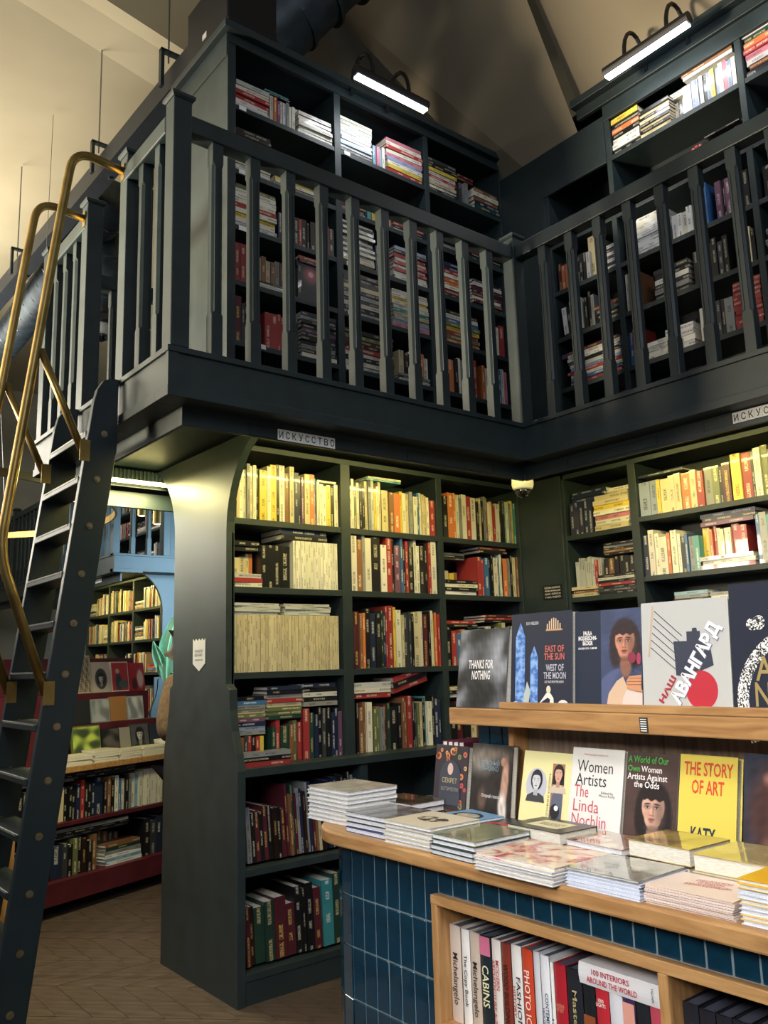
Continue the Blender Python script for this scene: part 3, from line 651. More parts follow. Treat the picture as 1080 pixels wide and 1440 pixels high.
UB(0, 2, [('V', .1, .42, .21, 'W k W k W', 0, .012, -4), ('V', .45, .6, .24, 'k k s'), ('H', .6, .99, .03, 'k k d m')])
UB(0, 1, [('H', .12, .98, .022, 'r b w r B w k W w m', 0, 0), ('H', .0, .3, .03, 'p', .20)])
UB(0, 0, [('V', .2, .9, .11, 'e t w2 r w e')])
UB(1, 5, [('H', .0, .24, .034, 'k W W k o k y'), ('H', .25, .50, .021, 'e k e k e k e k', 0, 0), ('H', .22, .42, .02, 'W s', .172, .06), ('V', .42, .60, .15, 'e k e k e', 0, .06), ('V', .60, .99, .20, 'W2 v v w k v y v w P v w'), ('H', .36, .60, .024, 'w l', .16, .05), ('H', .6, .98, .02, 'W t', .21)])
UB(1, 4, [('V', .08, .34, .10, 'W2 k P k t'), ('H', .34, .6, .022, 'm k G'), ('V', .62, .75, .17, 'r r r k k'), ('V', .82, .98, .15, 'r r k'), ('H', .72, .98, .012, 'k', .18)])
UB(1, 3, [('H', .04, .37, .026, 'W W W W W W W W W'), ('V', .42, .62, .16, 'W W w W w'), ('V', .62, .70, .25, 'b'), ('V', .76, .99, .23, 'p2 k p2 k p k d k2')])
UB(1, 2, [('V', .01, .12, .24, 'w t y t'), ('H', .24, .52, .030, 'k s k W k k'), ('V', .55, .80, .22, 'k d k k k d k'), ('V', .88, .99, .2, 's d e k')])
UB(1, 1, [('V', .0, .10, .24, 'b r2'), ('H', .14, .30, .026, 'W W W W', 0, .02), ('H', .30, .52, .034, 'W W W W', 0, 0), ('V', .34, .52, .2, 'k n k', 0, .12), ('V', .56, .80, .21, 'W2 s s d k s2'), ('H', .80, .99, .026, 'r r r r r r r r r r')])
UB(1, 0, [('V', .04, .22, .16, 'k w2 k w k w'), ('V', .30, .46, .17, 's w w W w'), ('V', .52, .78, .16, 'w w W w W W w W'), ('V', .85, .99, .15, 'W l2 w')])
UB(2, 5, [('H', .0, .6, .034, 'k m l P r o G W'), ('V', .7, .98, .2, 'w k r s')]); UB(2, 4, [('V', .1, .4, .17, 'G k w d'), ('H', .5, .9, .02, 'k s r')])
UB(2, 3, [('V', .03, .3, .2, 'k s k d'), ('H', .4, .8, .02, 'r m k')]); UB(2, 2, [('H', .0, .4, .03, 's W s k s'), ('V', .5, .9, .2, 'k w s')]); UB(2, 1, [('H', .0, .45, .03, 'W r W s l'), ('V', .5, .9, .2, 'k w s')]); UB(2, 0, [('H', .0, .4, .03, 'r W r')])
def LB(c, r, g, yo=0): cell(MBf, LBC, c, [[.6, 1.05, 1.46, 1.865, 2.25], [.6, 1.05, 1.58, 1.945, 2.29]][min(c, 1)][r], g, UW[r+1]+' shelf, '+['corner column', 'wide column', 'outer column'][c]+' of wall bookcase', .27, yo)
LB(0, 4, [('V', .05, .42, .20, 'n n n n n'), ('H', .44, .99, .030, 'e w P w y e e', 0, 0), ('H', .05, .6, .022, 'n n n', .205, .03), ('H', .6, .98, .02, 'e w', .215, .05)])
LB(1, 4, [('V', 0, .17, .20, 'v3 v2 y'), ('V', .17, .44, .21, 'e3 e2 e2 o3 e2'), ('V', .44, .68, .22, 'r2 s2 g2 k m2'), ('V', .69, .99, .26, 'y3 r3 k w2 g2 k e2'), ('H', .0, .36, .014, 'n', .225)])
LB(0, 3, [('V', .05, .46, .18, 'l l l l l l r l', .06, .03), ('H', .0, .42, .020, 'e t e', 0, 0), ('H', .43, .99, .016, 'k d k r k l k', 0, 0), ('V', .52, .98, .10, 'k t k k k k', .12, .02), ('H', .5, .98, .014, 'k t k s k', .235, .03)])
LB(1, 3, [('V', 0, .12, .27, 'n2 w2 w1.5'), ('V', .12, .28, .24, 'w3 o w2 w'), ('V', .28, .42, .22, 'k2 b s2 c2'), ('H', .42, .80, .022, 'P W l', 0, 0, 0, .1), ('V', .42, .72, .16, 'y2 o r w e w w r2 r2', .07, .05), ('H', .42, .80, .022, 'p k n', .236, .04), ('V', .81, .99, .26, 'b s2 c2 w t w')])
LB(1, 2, [('V', .2, .95, .18, 'k d k w k s k k l d k k'), ('H', .2, .45, .018, 'k k s B', .186), ('H', .46, .75, .018, 'r w s', .186)])
LB(0, 2, [('V', .1, .9, .2, 'k w k e k t k')])
LB(1, 1, [('V', .02, .55, .28, 'k d w s t k n m k w e k r s'), ('H', .6, .95, .025, 'k w s m k e w')]); LB(1, 0, [('V', .02, .9, .3, 'k n t m k d w s k n G k m')]); LB(2, 2, [('V', .02, .8, .24, 'w k s e r n w t k')]); LB(2, 1, [('V', .05, .9, .27, 'k w m n s k t e')]); LB(0, 1, [('V', .05, .9, .25, 'k t m w k n s')])
LB(2, 4, [('V', .0, .9, .25, 'g w e k y r e w')]); LB(2, 3, [('V', .0, .9, .25, 'w c b e w k w t')])
# face-out book on gallery shelf
# ------------------------------------------------------------------ face-out and stacked books on the counter
def hexm(h, rough=.45): return mat(h, rough, coat=.0)
def shape(par, pts, m, layer, name='cover_print'):
    y = -.0013-.00035*layer
    return MB_shape(par, [(x, y, z) for x, z in pts], m, name)
def MB_shape(par, pts, m, name):
    mb = MB(); mb.face(pts, m); return mb.obj(name, par)
def ell(cx, cz, rx, rz, n=20, a0=0, a1=2*pi): return [(cx+rx*cos(a0+(a1-a0)*i/n), cz+rz*sin(a0+(a1-a0)*i/n)) for i in range(n)]
def rectp(x0, z0, x1, z1): return [(x0, z0), (x1, z0), (x1, z1), (x0, z1)]
def multi(par, name, items):
    """items: (pts, material, layer) printed areas joined as one picture"""
    mb = MB()
    for pts, m, ly in items:
        mb.face([(x, -.0013-.00035*ly, z) for x, z in pts], m)
    return mb.obj(name, par)
def face_book(yleft, w, h, T, xb, zb, lean, cover, label, group, spine=None, pagem=PAGES):
    """book standing face out towards the aisle (-x); yleft = far edge"""
    mb = MB(); cm = cover if not isinstance(cover, str) else hexm(cover); k = .003
    mb.box(0, w, -.001, k, 0, h, cm); mb.box(0, w, T-k, T, 0, h, cm); mb.box(0, k, 0, T, 0, h, cm)
    o = mb.obj('hardback_book', None, bev=.001, label=label, category='book', group=group)
    o.location = (xb, yleft, zb+.0005); o.rotation_euler = (-rad(lean), 0, -pi/2)
    bx('page_block', o, k, w-.004, k, T-k, .004, h-.004, pagem)
    return o
def portrait(par, cx, cz, s, skin, hair, shirt, ly=1, bg=None, lips='#9c4a44', mono=False, longhair=True):
    sk, ha, sh = hexm(skin, .6), hexm(hair, .6), hexm(shirt, .6); dk = hexm('#2a1d18', .6); wh = hexm('#cfc6bc' if not mono else '#d8d8d8', .6); lp = hexm(lips, .6)
    sd = tuple(c*.72 for c in lin(skin)[:3]); shade = mat('shadow'+skin, .6) if False else hexm('#%02x%02x%02x' % tuple(int(255*max(0, min(1, (c**(1/2.2))))) for c in sd), .6)
    it = [(ell(cx, cz+.02*s, .50*s, .66*s, 24), ha, ly)]
    if longhair: it += [([(cx-.5*s, cz), (cx-.56*s, cz-.75*s), (cx+.56*s, cz-.75*s), (cx+.5*s, cz)], ha, ly)]
    it += [([(cx-.80*s, cz-1.35*s), (cx-.70*s, cz-.98*s), (cx-.28*s, cz-.78*s), (cx+.28*s, cz-.78*s), (cx+.70*s, cz-.98*s), (cx+.80*s, cz-1.35*s)], sh, ly+1)]
    it += [([(cx-.17*s, cz-.95*s), (cx-.16*s, cz-.40*s), (cx+.16*s, cz-.40*s), (cx+.17*s, cz-.95*s)], shade, ly+2)]
    it += [([(cx+.36*s*cos(t)*(1 if sin(t) > -.2 else .86), cz-.08*s+.52*s*sin(t)) for t in [i*2*pi/26 for i in range(26)]], sk, ly+3)]
    it += [([(cx-.38*s, cz+.12*s), (cx-.33*s, cz+.50*s), (cx, cz+.64*s), (cx+.33*s, cz+.50*s), (cx+.38*s, cz+.12*s), (cx+.22*s, cz+.30*s), (cx, cz+.33*s), (cx-.22*s, cz+.30*s)], ha, ly+4)]
    for e in (-1, 1):
        ex = cx+e*.155*s
        it += [(ell(ex, cz-.02*s, .082*s, .035*s, 12), wh, ly+4), (ell(ex, cz-.02*s, .036*s, .034*s, 10), dk, ly+5),
               ([(ex-.10*s, cz+.075*s), (ex, cz+.105*s), (ex+.10*s, cz+.08*s), (ex+.10*s, cz+.10*s), (ex, cz+.135*s), (ex-.10*s, cz+.10*s)], dk, ly+4)]
    it += [([(cx+.01*s, cz-.02*s), (cx+.055*s, cz-.22*s), (cx-.055*s, cz-.235*s), (cx-.03*s, cz-.20*s), (cx+.015*s, cz-.195*s)], shade, ly+4),
           (ell(cx, cz-.345*s, .10*s, .038*s, 14), lp, ly+4), ([(cx-.10*s, cz-.343*s), (cx+.10*s, cz-.343*s), (cx+.10*s, cz-.352*s), (cx-.10*s, cz-.352*s)], dk, ly+5)]
    return multi(par, 'printed_portrait', it)

import numpy as np
PICM = None
def picture(par, name, x0, z0, w, h, fn, ly=1, nx=70):
    """flat printed picture: a fine grid whose colour attribute holds the print"""
    global PICM
    if PICM is None:
        PICM = bpy.data.materials.new('printed_picture'); PICM.use_nodes = True; t = PICM.node_tree
        a = t.nodes.new('ShaderNodeAttribute'); a.attribute_name = 'print'; b = t.nodes['Principled BSDF']
        t.links.new(a.outputs[0], b.inputs['Base Color']); b.inputs['Roughness'].default_value = .4
    nz = max(2, int(nx*h/w)); u, v = np.meshgrid(np.linspace(0, 1, nx+1), np.linspace(0, 1, nz+1))
    U = u.ravel(); V = v.ravel(); y = -.0013-.00035*ly
    col = fn(U, V*h/w)           # coordinates in units of the picture width
    co = np.stack([x0+U*w, np.full_like(U, y), z0+V*h], 1)
    fs = [(j*(nx+1)+i, j*(nx+1)+i+1, (j+1)*(nx+1)+i+1, (j+1)*(nx+1)+i) for j in range(nz) for i in range(nx)]
    me = bpy.data.meshes.new(name); me.from_pydata(co.tolist(), [], fs); me.materials.append(PICM)
    c = np.clip(col, 0, 1); L = np.where(c <= .04045, c/12.92, ((c+.055)/1.055)**2.4)
    a = me.color_attributes.new('print', 'FLOAT_COLOR', 'POINT'); a.data.foreach_set('color', np.concatenate([L, np.ones((len(U), 1))], 1).ravel())
    o = bpy.data.objects.new(name, me); C.objects.link(o); o.parent = par; return o
def rgb(h): h = h.lstrip('#'); return np.array([int(h[i:i+2], 16)/255 for i in (0, 2, 4)])
def el(U, V, cx, cy, rx, ry, soft=.15, rot=0):
    dx, dy = U-cx, V-cy; c, s_ = cos(rot), sin(rot); dx, dy = dx*c+dy*s_, -dx*s_+dy*c
    d = np.sqrt((dx/rx)**2+(dy/ry)**2); return np.clip((1+soft-d)/(2*soft), 0, 1)
def mixc(col, m, h, k=1): return col*(1-m[:, None]*k)+rgb(h)*m[:, None]*k if isinstance(h, str) else col*(1-m[:, None]*k)+h*m[:, None]*k
def nz_(U, V, f, sd=0):
    r = np.random.RandomState(sd); o = 0
    for i in range(7):
        a = r.uniform(0, 6.28); k = f*r.uniform(.6, 1.8); o = o+np.sin((U*cos(a)+V*sin(a))*k+r.uniform(0, 6.28))
    return o/5
def face_fn(bg, hair, skin, shirt, cx, cy, s, turn=0, lips='#9a4e4a', hat=False):
    def fn(U, V):
        col = np.ones((len(U), 3))*rgb(bg); col = col*(1+.12*nz_(U, V, 9, 1)[:, None])
        X, Y = (U-cx)/s, (V-cy)/s
        E = lambda a, b, c, d, so=.12, r=0: el(X, Y, a, b, c, d, so, r)
        col = mixc(col, E(0, .10, .60, .72, .08), hair); col = mixc(col, E(-.38, -.25, .26, .62, .2), hair); col = mixc(col, E(.40, -.25, .26, .62, .2), hair)
        col = mixc(col, E(0, -1.75, 1.15, .88, .04), shirt); col = mixc(col, E(.3, -1.7, .7, .8, .3), np.zeros(3), .25)
        col = mixc(col, E(.02, -.78, .22, .42, .12), rgb(skin)*.72)
        sk = rgb(skin)[None, :]*(1.0+.16*np.clip(-X*1.2+Y*.3, -1, 1)[:, None]*1.0)*(1+.04*nz_(U, V, 25, 5)[:, None])
        m = np.maximum(E(0, .06, .40, .50, .05), E(0, -.22, .30, .38, .06)); col = col*(1-m[:, None])+sk*m[:, None]
        t = turn
        col = mixc(col, E(.26, -.10, .16, .42, .6), rgb(skin)*.55, .55); col = mixc(col, E(-.16, -.14, .11, .10, .7), '#c97a68', .35)
        col = mixc(col, E(0, -.56, .24, .07, .6), rgb(skin)*.5, .6)
        for e in (-1, 1):
            ex = e*.165+t
            col = mixc(col, E(ex, .06, .13, .075, .5), rgb(skin)*.55, .65); col = mixc(col, E(ex, .045, .078, .030, .15), '#b9aba0'); col = mixc(col, E(ex+.005, .045, .034, .032, .2), '#2c2220')
            col = mixc(col, E(ex-.01, .066, .088, .012, .35), '#241a18'); col = mixc(col, E(ex, .145, .11, .020, .35, e*-.10), hair)
        col = mixc(col, E(.045+t, -.06, .022, .14, .7), rgb(skin)*.55, .6); col = mixc(col, E(-.02+t, -.08, .018, .12, .7), rgb(skin)*1.25, .5)
        col = mixc(col, E(.0+t, -.185, .075, .022, .5), rgb(skin)*.45, .8); col = mixc(col, E(t, -.165, .05, .035, .6), rgb(skin)*1.1, .5)
        col = mixc(col, E(t, -.295, .115, .026, .25), rgb(lips)*.75); col = mixc(col, E(t, -.335, .095, .032, .3), lips); col = mixc(col, E(t, -.312, .11, .007, .5), '#3a1f1e'); col = mixc(col, E(t, -.385, .07, .02, .6), rgb(skin)*.55, .6)
        f = np.clip(E(0, .40, .46, .24, .08)+0, 0, 1)*np.clip((Y-.24-.03*np.sin(X*22))/.03, 0, 1); col = mixc(col, f, hair)
        hr = 1+.25*nz_(X*3, Y*.6, 40, 3)*np.clip(1-m, 0, 1)*(el(X, Y, 0, .05, .8, .9, .2)); return col*hr[:, None]
    return fn
GS = 'books standing face out on the top shelf of the counter'
RED = hexm('#c2362f'); WHI = hexm('#eceae4'); BL = hexm('#14151a'); GOLD = hexm('#a5905a', .35)
ytop = 1.3455
def T(par, s, x, z, w, h, m, ly=2, b=0.0, rot=0): return text_obj('cover_title', par, s, w, h, m, (x, -.0013-.00035*ly, z), (pi/2, -rad(rot), 0), b)
# 1 grey photograph cover
def f1(U, V):
    n = nz_(U+.15*nz_(U, V, 6, 4), V+.15*nz_(U, V, 5, 6), 9, 11); g = .34+.28*np.tanh(1.8*n)+.05*nz_(U, V, 50, 3); g = g-.25*el(U, V, .45, .85, .22, .3, .6); return np.stack([g, g*1.01, g*1.04], 1)
b1 = face_book(-.892, .228, .262, .03, -1.44, ytop, 9, '#54585e', 'grey marble-photograph book with white title THANKS FOR NOTHING on top shelf', GS)
picture(b1, 'printed_photograph', .001, .001, .226, .260, f1, 0, 70)
T(b1, 'THANKS FOR', .050, .128, .115, .030, WHI, 1, .02); T(b1, 'NOTHING', .068, .092, .085, .030, WHI, 1, .02)
# 2 dark book with blue windows
b2 = face_book(-1.130, .248, .300, .035, -1.425, ytop, 6, '#262a3a', 'dark book with blue arched windows and title EAST OF THE SUN', GS)
WIN = noisy('#3f6fb8', '#8fb4e4', 60, .4, lo=.4, hi=.6)
def lancet(x, z0, w, h): return [(x, z0), (x+w, z0), (x+w, z0+h*.82), (x+w*.5, z0+h), (x, z0+h*.82)]
multi(b2, 'printed_windows', [(lancet(.020, .01, .040, .262), WIN, 1), (lancet(.083, .01, .031, .185), WIN, 1)])
multi(b2, 'printed_figures', [([(.05, .004), (.075, .004), (.085, .055), (.07, .085), (.06, .05)], hexm('#b7c2bd'), 2), (ell(.008+.015, .008, .018, .015, 12), WHI, 2),
      ([(.11, .005), (.13, .022), (.155, .036), (.165, .03), (.16, .004), (.18, .004), (.178, .035), (.165, .05), (.15, .05), (.125, .022), (.105, .012)], hexm('#e5e2d6'), 2), (ell(.158, .060, .009, .012, 12), hexm('#d8d0b4'), 2), (ell(.215, .012, .022, .018, 14), hexm('#dcdad4'), 2)])
multi(b2, 'printed_candles', [(rectp(.150+i*.0085, .245, .154+i*.0085, .262+.018*sin(pi*i/6)), hexm('#e3c9a0'), 2) for i in range(7)]+[(rectp(.146, .240, .212, .245), hexm('#c79a6a'), 2)])
T(b2, 'KAY NIELSEN', .065, .262, .05, .010, WHI)
T(b2, 'EAST OF\nTHE SUN', .140, .150, .080, .045, hexm('#c86a5a'), 2, .02); T(b2, 'WEST OF\nTHE MOON', .138, .092, .088, .045, hexm('#b8b9c2'), 2, .02); T(b2, 'OLD TALES FROM THE NORTH', .142, .080, .075, .007, WHI)
# 3 navy book with portrait
b3 = face_book(-1.386, .236, .292, .03, -1.42, ytop, 6, '#232c3e', 'navy art book with a painted woman holding flowers beside white lettering', GS)
picture(b3, 'printed_painting', .096, .001, .139, .290, face_fn('#434c68', '#352a2c', '#c4876c', '#565f82', .60, 1.40, .60, -.03, '#9b4248'), .2, 90)
multi(b3, 'printed_painting', [([(.112, .002), (.122, .05), (.150, .085), (.172, .098), (.185, .07), (.20, .002)], hexm('#d3b496'), 1), ([(.165, .002), (.172, .04), (.19, .07), (.21, .085), (.2355, .06), (.2355, .002)], hexm('#ddc9be'), 2)])
multi(b3, 'printed_flowers', [(ell(.205, .150, .014, .016, 14), hexm('#8a3548'), 13), (ell(.228, .147, .0075, .017, 12), hexm('#a5405a'), 13), (rectp(.207, .11, .2095, .14), hexm('#2c3a2c'), 12),
      ([(.188, .065), (.186, .085), (.195, .098), (.2355, .102), (.2355, .055), (.215, .058)], hexm('#cf9168'), 13), (rectp(.190, .074, .2355, .0755), hexm('#7a4a36'), 14), (rectp(.190, .083, .2355, .0845), hexm('#7a4a36'), 14), (rectp(.193, .092, .2355, .0935), hexm('#7a4a36'), 14)])
T(b3, 'PAULA\nMODERSOHN-\nBECKER', .014, .190, .068, .042, WHI, 1, .03); T(b3, 'ICH BIN ICH / I AM ME', .014, .178, .068, .006, WHI, 1, .02)
# 4 pale avant-garde book
b4 = face_book(-1.628, .262, .300, .028, -1.425, ytop, 5, '#bfbfba', 'pale book with diagonal white lettering АВАНГАРД and a red disc', GS)
GB = hexm('#3a3e4c')
multi(b4, 'printed_blocks', [([(.105, .10), (.100, .190), (.205, .190), (.215, .125), (.135, .095)], GB, 1), ([(.140, .19), (.140, .215), (.156, .215), (.158, .224), (.170, .224), (.172, .215), (.180, .215), (.180, .19)], GB, 1), (ell(.178, .062, .046, .050, 30), hexm('#bb2f3c'), 2)])
multi(b4, 'printed_rod', [([(.020, .150), (.025, .150), (.042, .290), (.036, .290)], hexm('#c9ad92'), 3)]+[([(.028+.003*i, .175+.02*i), (.029+.003*i, .177+.02*i), (.107+.004*i, .115+.018*i), (.106+.004*i, .113+.018*i)], hexm('#4a4a50'), 2) for i in range(6)])
T(b4, 'АВАНГАРД', .122, .014, .240, .048, hexm('#70737c'), 3, .07, 58); T(b4, 'АВАНГАРД', .120, .016, .240, .046, hexm('#efeff2'), 4, .05, 58); T(b4, 'НАШ', .064, .024, .080, .018, hexm('#a62f3a'), 4, .04, 58)
# 5 dark blue book with patterned figure and gold title
b5 = face_book(-1.893, .24, .33, .04, -1.425, ytop, 5, '#1f2435', 'dark navy book with speckled white curved figure and gold letters, right end', GS)
SPK = noisy('#14161c', '#f0efe8', 260, .5, lo=.48, hi=.52)
arc_o = [(.235+.225*cos(rad(a)), .035+.20*sin(rad(a))) for a in range(90, 215, 8)]; arc_i = [(.235+.195*cos(rad(a)), .035+.17*sin(rad(a))) for a in range(213, 89, -8)]
multi(b5, 'printed_figure', [([p for p in (arc_o+arc_i) if True], SPK, 1), (ell(.062, .225, .018, .016, 14), SPK, 2), (ell(.078, .228, .016, .018, 14), SPK, 3)])
T(b5, 'AN', .062, .085, .09, .060, GOLD, 2, .01); T(b5, 'NO', .058, .022, .09, .060, GOLD, 2, .01)
# lower row
GL = 'books leaning face out on the counter below the top shelf'; zw = .9705
c1 = face_book(-1.128, .195, .248, .02, -1.425, zw, 14, '#e2dca0', 'pale yellow book with oval grey portrait and painted woman with cat', GL)
multi(c1, 'printed_oval', [(ell(.062, .145, .042, .052, 26), hexm('#b9bac4'), 1)]); portrait(c1, .062, .160, .048, '#c9c9cc', '#26262a', '#3a3a40', 2, mono=True, lips='#77777c', longhair=False)
multi(c1, 'printed_panel', [(rectp(.122, .03, .170, .215), hexm('#a87458'), 1), ([(.122, .03), (.128, .12), (.140, .135), (.160, .135), (.170, .12), (.170, .03)], hexm('#5d6072'), 2), (ell(.145, .075, .018, .022, 12), hexm('#1c1c20'), 9), (ell(.150, .085, .008, .008, 10), WHI, 10)])
portrait(c1, .148, .185, .042, '#cfa088', '#231d20', '#c7b8a4', 3, lips='#a83a3c')
T(c1, 'ФОТОГРАФИЯ И ЖИВОПИСЬ', .118, .035, .150, .008, hexm('#4a4630'), 1, 0, 90)
c2 = face_book(-1.326, .186, .270, .022, -1.43, zw, 14, '#dcdbd6', 'white book with black and pink title Women Artists on its cover', GL)
K_ = hexm('#2b2b30'); PK = hexm('#c2505a')
T(c2, 'Women', .022, .200, .128, .034, K_); T(c2, 'Artists', .020, .162, .110, .034, K_); T(c2, 'The', .018, .128, .052, .034, PK); T(c2, 'Linda', .018, .088, .092, .034, PK); T(c2, 'Nochlin', .016, .048, .122, .034, PK); T(c2, 'Reader', .060, .008, .09, .030, hexm('#d9964a'))
T(c2, 'Edited by\nMaura Reilly', .108, .132, .055, .018, K_); T(c2, 'Pioneering essays on women in art', .045, .247, .085, .007, PK)
c3 = face_book(-1.518, .168, .268, .026, -1.425, zw, 14, '#4a3a38', 'brown book with woman portrait and green and white title lettering', GL)
picture(c3, 'printed_portrait', .004, .004, .160, .258, face_fn('#4a3733', '#1f1718', '#c29a86', '#34394f', .56, .72, .56, -.04, '#a35e58'), .3, 100)
GR = hexm('#4fae4a'); T(c3, 'A World of Our', .008, .238, .130, .020, GR, 12, .012); T(c3, 'Own', .008, .214, .040, .017, GR, 12, .012); T(c3, 'Women', .052, .214, .066, .017, WHI, 12, .012); T(c3, 'Artists Against\nthe Odds', .008, .172, .128, .038, WHI, 12, .012)
c4 = face_book(-1.688, .165, .272, .028, -1.425, zw, 14, '#d8c653', 'yellow book with orange-red title THE STORY OF ART', GL)
OR_ = hexm('#cf4a2c'); T(c4, 'THE STORY', .014, .218, .140, .036, OR_, 2, .02); T(c4, 'OF ART', .038, .172, .092, .036, OR_, 2, .02); T(c4, 'KATY', .040, .055, .070, .035, hexm('#1f2a40'), 2, .02)
c5 = face_book(-1.872, .19, .285, .03, -1.425, zw, 13, '#2a2e3e', 'dark book with close-up of a face, at the right end below the shelf', GL)
def f5(U, V):
    col = np.ones((len(U), 3))*rgb('#2b2e3d'); col = mixc(col, el(U, V, .62, .75, .55, .75, .25), '#4e302c'); col = mixc(col, el(U, V, .85, .25, .55, .50, .2), '#c0947c'); col = mixc(col, el(U, V, .80, 1.18, .40, .20, .25), '#c08d80')
    col = mixc(col, el(U, V, .42, 1.22, .14, .12, .3), '#b98478'); col = mixc(col, el(U, V, .45, .80, .30, .42, .3), '#3f2724', .8); return col*(1+.18*nz_(U, V, 26, 8)[:, None])
picture(c5, 'printed_painting', .004, .004, .18, .27, f5, .3, 60)
# left end standing books
GE = 'books leaning against the tiled end of the display'
d1 = face_book(-.700, .165, .215, .03, -1.395, zw+.024, 9, '#3a3138', 'flower-patterned dark book with small oval and title СЕКРЕТ', GE)
fl_ = []; rr = random.Random(3)
for i in range(34):
    x, z = rr.uniform(.008, .157), rr.uniform(.01, .205)
    if abs(x-.082) < .055 and z < .165: continue
    s0 = rr.uniform(.007, .013); fl_.append((ell(x, z, s0, s0, 9), hexm(rr.choice(['#d9895a', '#cf6f5c', '#e3b37a', '#7a8a5c', '#c9565c'])), 1+i % 3)); fl_.append((ell(x, z, s0*.35, s0*.35, 6), hexm('#5a3a22'), 5))
multi(d1, 'printed_flowers', fl_)['kind'] = 'stuff'
multi(d1, 'printed_arch', [([(.030, .015), (.135, .015), (.135, .10)]+[(.0825+.0525*cos(a*pi/12), .11+.055*sin(a*pi/12)) for a in range(0, 13)]+[(.030, .10)], hexm('#3f4450'), 6), (ell(.083, .135, .014, .020, 18), hexm('#d9b8ac'), 7)])
T(d1, 'СЕКРЕТ', .045, .088, .075, .017, hexm('#c9b98a'), 8); T(d1, 'БОТТИЧЕЛЛИ', .042, .062, .085, .012, hexm('#a8a090'), 8)
d2 = face_book(-.898, .185, .245, .03, -1.41, zw+.01, 9, noisy('#2a2523', '#5c4c40', 14, .4, lo=.4, hi=.7, dist=1), 'dark baroque art book with pale lettering beside the flowered book', GE)
def f2(U, V):
    col = np.ones((len(U), 3))*rgb('#2c2725')*(1+.3*nz_(U, V, 8, 2)[:, None]); col = mixc(col, el(U, V, .22, 1.05, .34, .24, .5), '#8f877e', .9); col = mixc(col, el(U, V, .55, 1.18, .4, .1, .6), '#7b6f64', .8)
    col = mixc(col, el(U, V, .85, .62, .09, .50, .2, -.06), '#b48b76'); col = mixc(col, el(U, V, .80, 1.05, .06, .08, .2), '#a87f6a'); col = mixc(col, el(U, V, .82, .22, .10, .3, .3, .1), '#d5cac2'); col = mixc(col, el(U, V, .3, .35, .10, .18, .4), '#6f5646', .8)
    return col*(1+.14*nz_(U, V, 40, 9)[:, None])
picture(d2, 'printed_painting', .003, .003, .179, .238, f2, .3, 60)
T(d2, 'ОПАСНЫЙ\nБАРОККО', .045, .160, .085, .036, hexm('#7f9aa8'), 4); T(d2, 'Открой глаза', .055, .072, .080, .014, WHI, 4)
# maroon books behind the flowered book (fore-edges to the viewer)
for i in range(4):
    o = MB(); o.box(0, .004, 0, .16, 0, .235, mat('#5a1830', .5)); o.box(.0235, .0275, 0, .16, 0, .235, mat('#5a1830', .5)); o.box(0, .0275, .157, .16, 0, .235, mat('#5a1830', .5))
    p = o.obj('hardback_book', None, bev=.0008, label='maroon book standing %s from far end behind the flowered book' % ordn(i), category='book', group='maroon books behind the flowered book')
    p.location = (-1.335, -.700-.0285*i, zw+.012); p.rotation_euler = (0, 0, -pi/2)
    bx('page_block', p, .004, .0235, .001, .157, .003, .232, PAGEW)
# flat stacks
def stack(y0, y1, x0, x1, z0, n, th, covers, desc, topm=None, rot=0, pagem=PAGEW, prints=None, fore=True):
    """books lying flat, fore-edges towards the aisle; y0 far edge, y1 near edge"""
    res = []
    for i in range(n):
        t = th*(1-.0) if not isinstance(th, list) else th[i]
        c = covers[i % len(covers)] if isinstance(covers, list) else covers
        cm = topm if (topm and i == n-1) else hexm(c, .35)
        mb = MB(); w = y0-y1; d = x1-x0; k = .0016
        mb.box(0, w, 0, d, 0, k, cm); mb.box(0, w, 0, d, t-k, t, cm); mb.box(0, w, d-k, d, 0, t, cm)
        lab = '%s, %s from bottom' % (desc, ordn(i)) if i < n-1 else desc+', topmost'
        o = mb.obj('flat_book', None, label=lab, category='book', group='stacked books on the counter top')
        z = z0+sum((th[j] if isinstance(th, list) else th)+.0004 for j in range(i))
        j = random.uniform(-.004, .004)
        o.location = (x0+j, y0+random.uniform(-.003, .003), z); o.rotation_euler = (0, 0, -pi/2+rad(rot+random.uniform(-1, 1)))
        bx('page_block', o, .003, w-.003, .003, d-k, k, t-k, pagem)
        res.append(o)
    return res
def topprint(o, pts, m, t, name='cover_print'):
    mb = MB(); mb.face([(x, y, t+.0004) for x, y in pts], m); return mb.obj(name, o)
def toptext(o, s, x, y, w, h, m, t, rot=180): return text_obj('cover_title', o, s, w, h, m, (x, y, t+.0007), (0, 0, rad(rot)))
z0 = .9705
PAP = noisy('#a79f8e', '#d3ccbd', 18, .3, coat=.5, lo=.35, hi=.65)
stack(-.425, -.668, -1.74, -1.53, z0, 8, .0135, ['#d9d6cc'], 'thick cream paperback with plastic wrap at far corner of counter', PAP, 0, PAGEW)
stack(-.72, -.925, -1.79, -1.60, z0, 4, .0152, ['#1f3f86', '#3a3f4a', '#3a3f4a', '#3a3f4a'], 'grey wrapped book with blue lowest cover near counter corner', noisy('#4a4c52', '#8c8e92', 20, .25, coat=.5), 1)
s3 = stack(-.94, -1.152, -1.805, -1.61, z0, 6, .0105, ['#cfc7b4'], 'cream book with small black drawing beside the grey wrapped stack', hexm('#d5cbb2', .3), 0)
topprint(s3[-1], ell(.11, .10, .06, .035, 16), noisy('#2a2a28', '#cfc5ac', 50, .4, lo=.45, hi=.55), .0105)
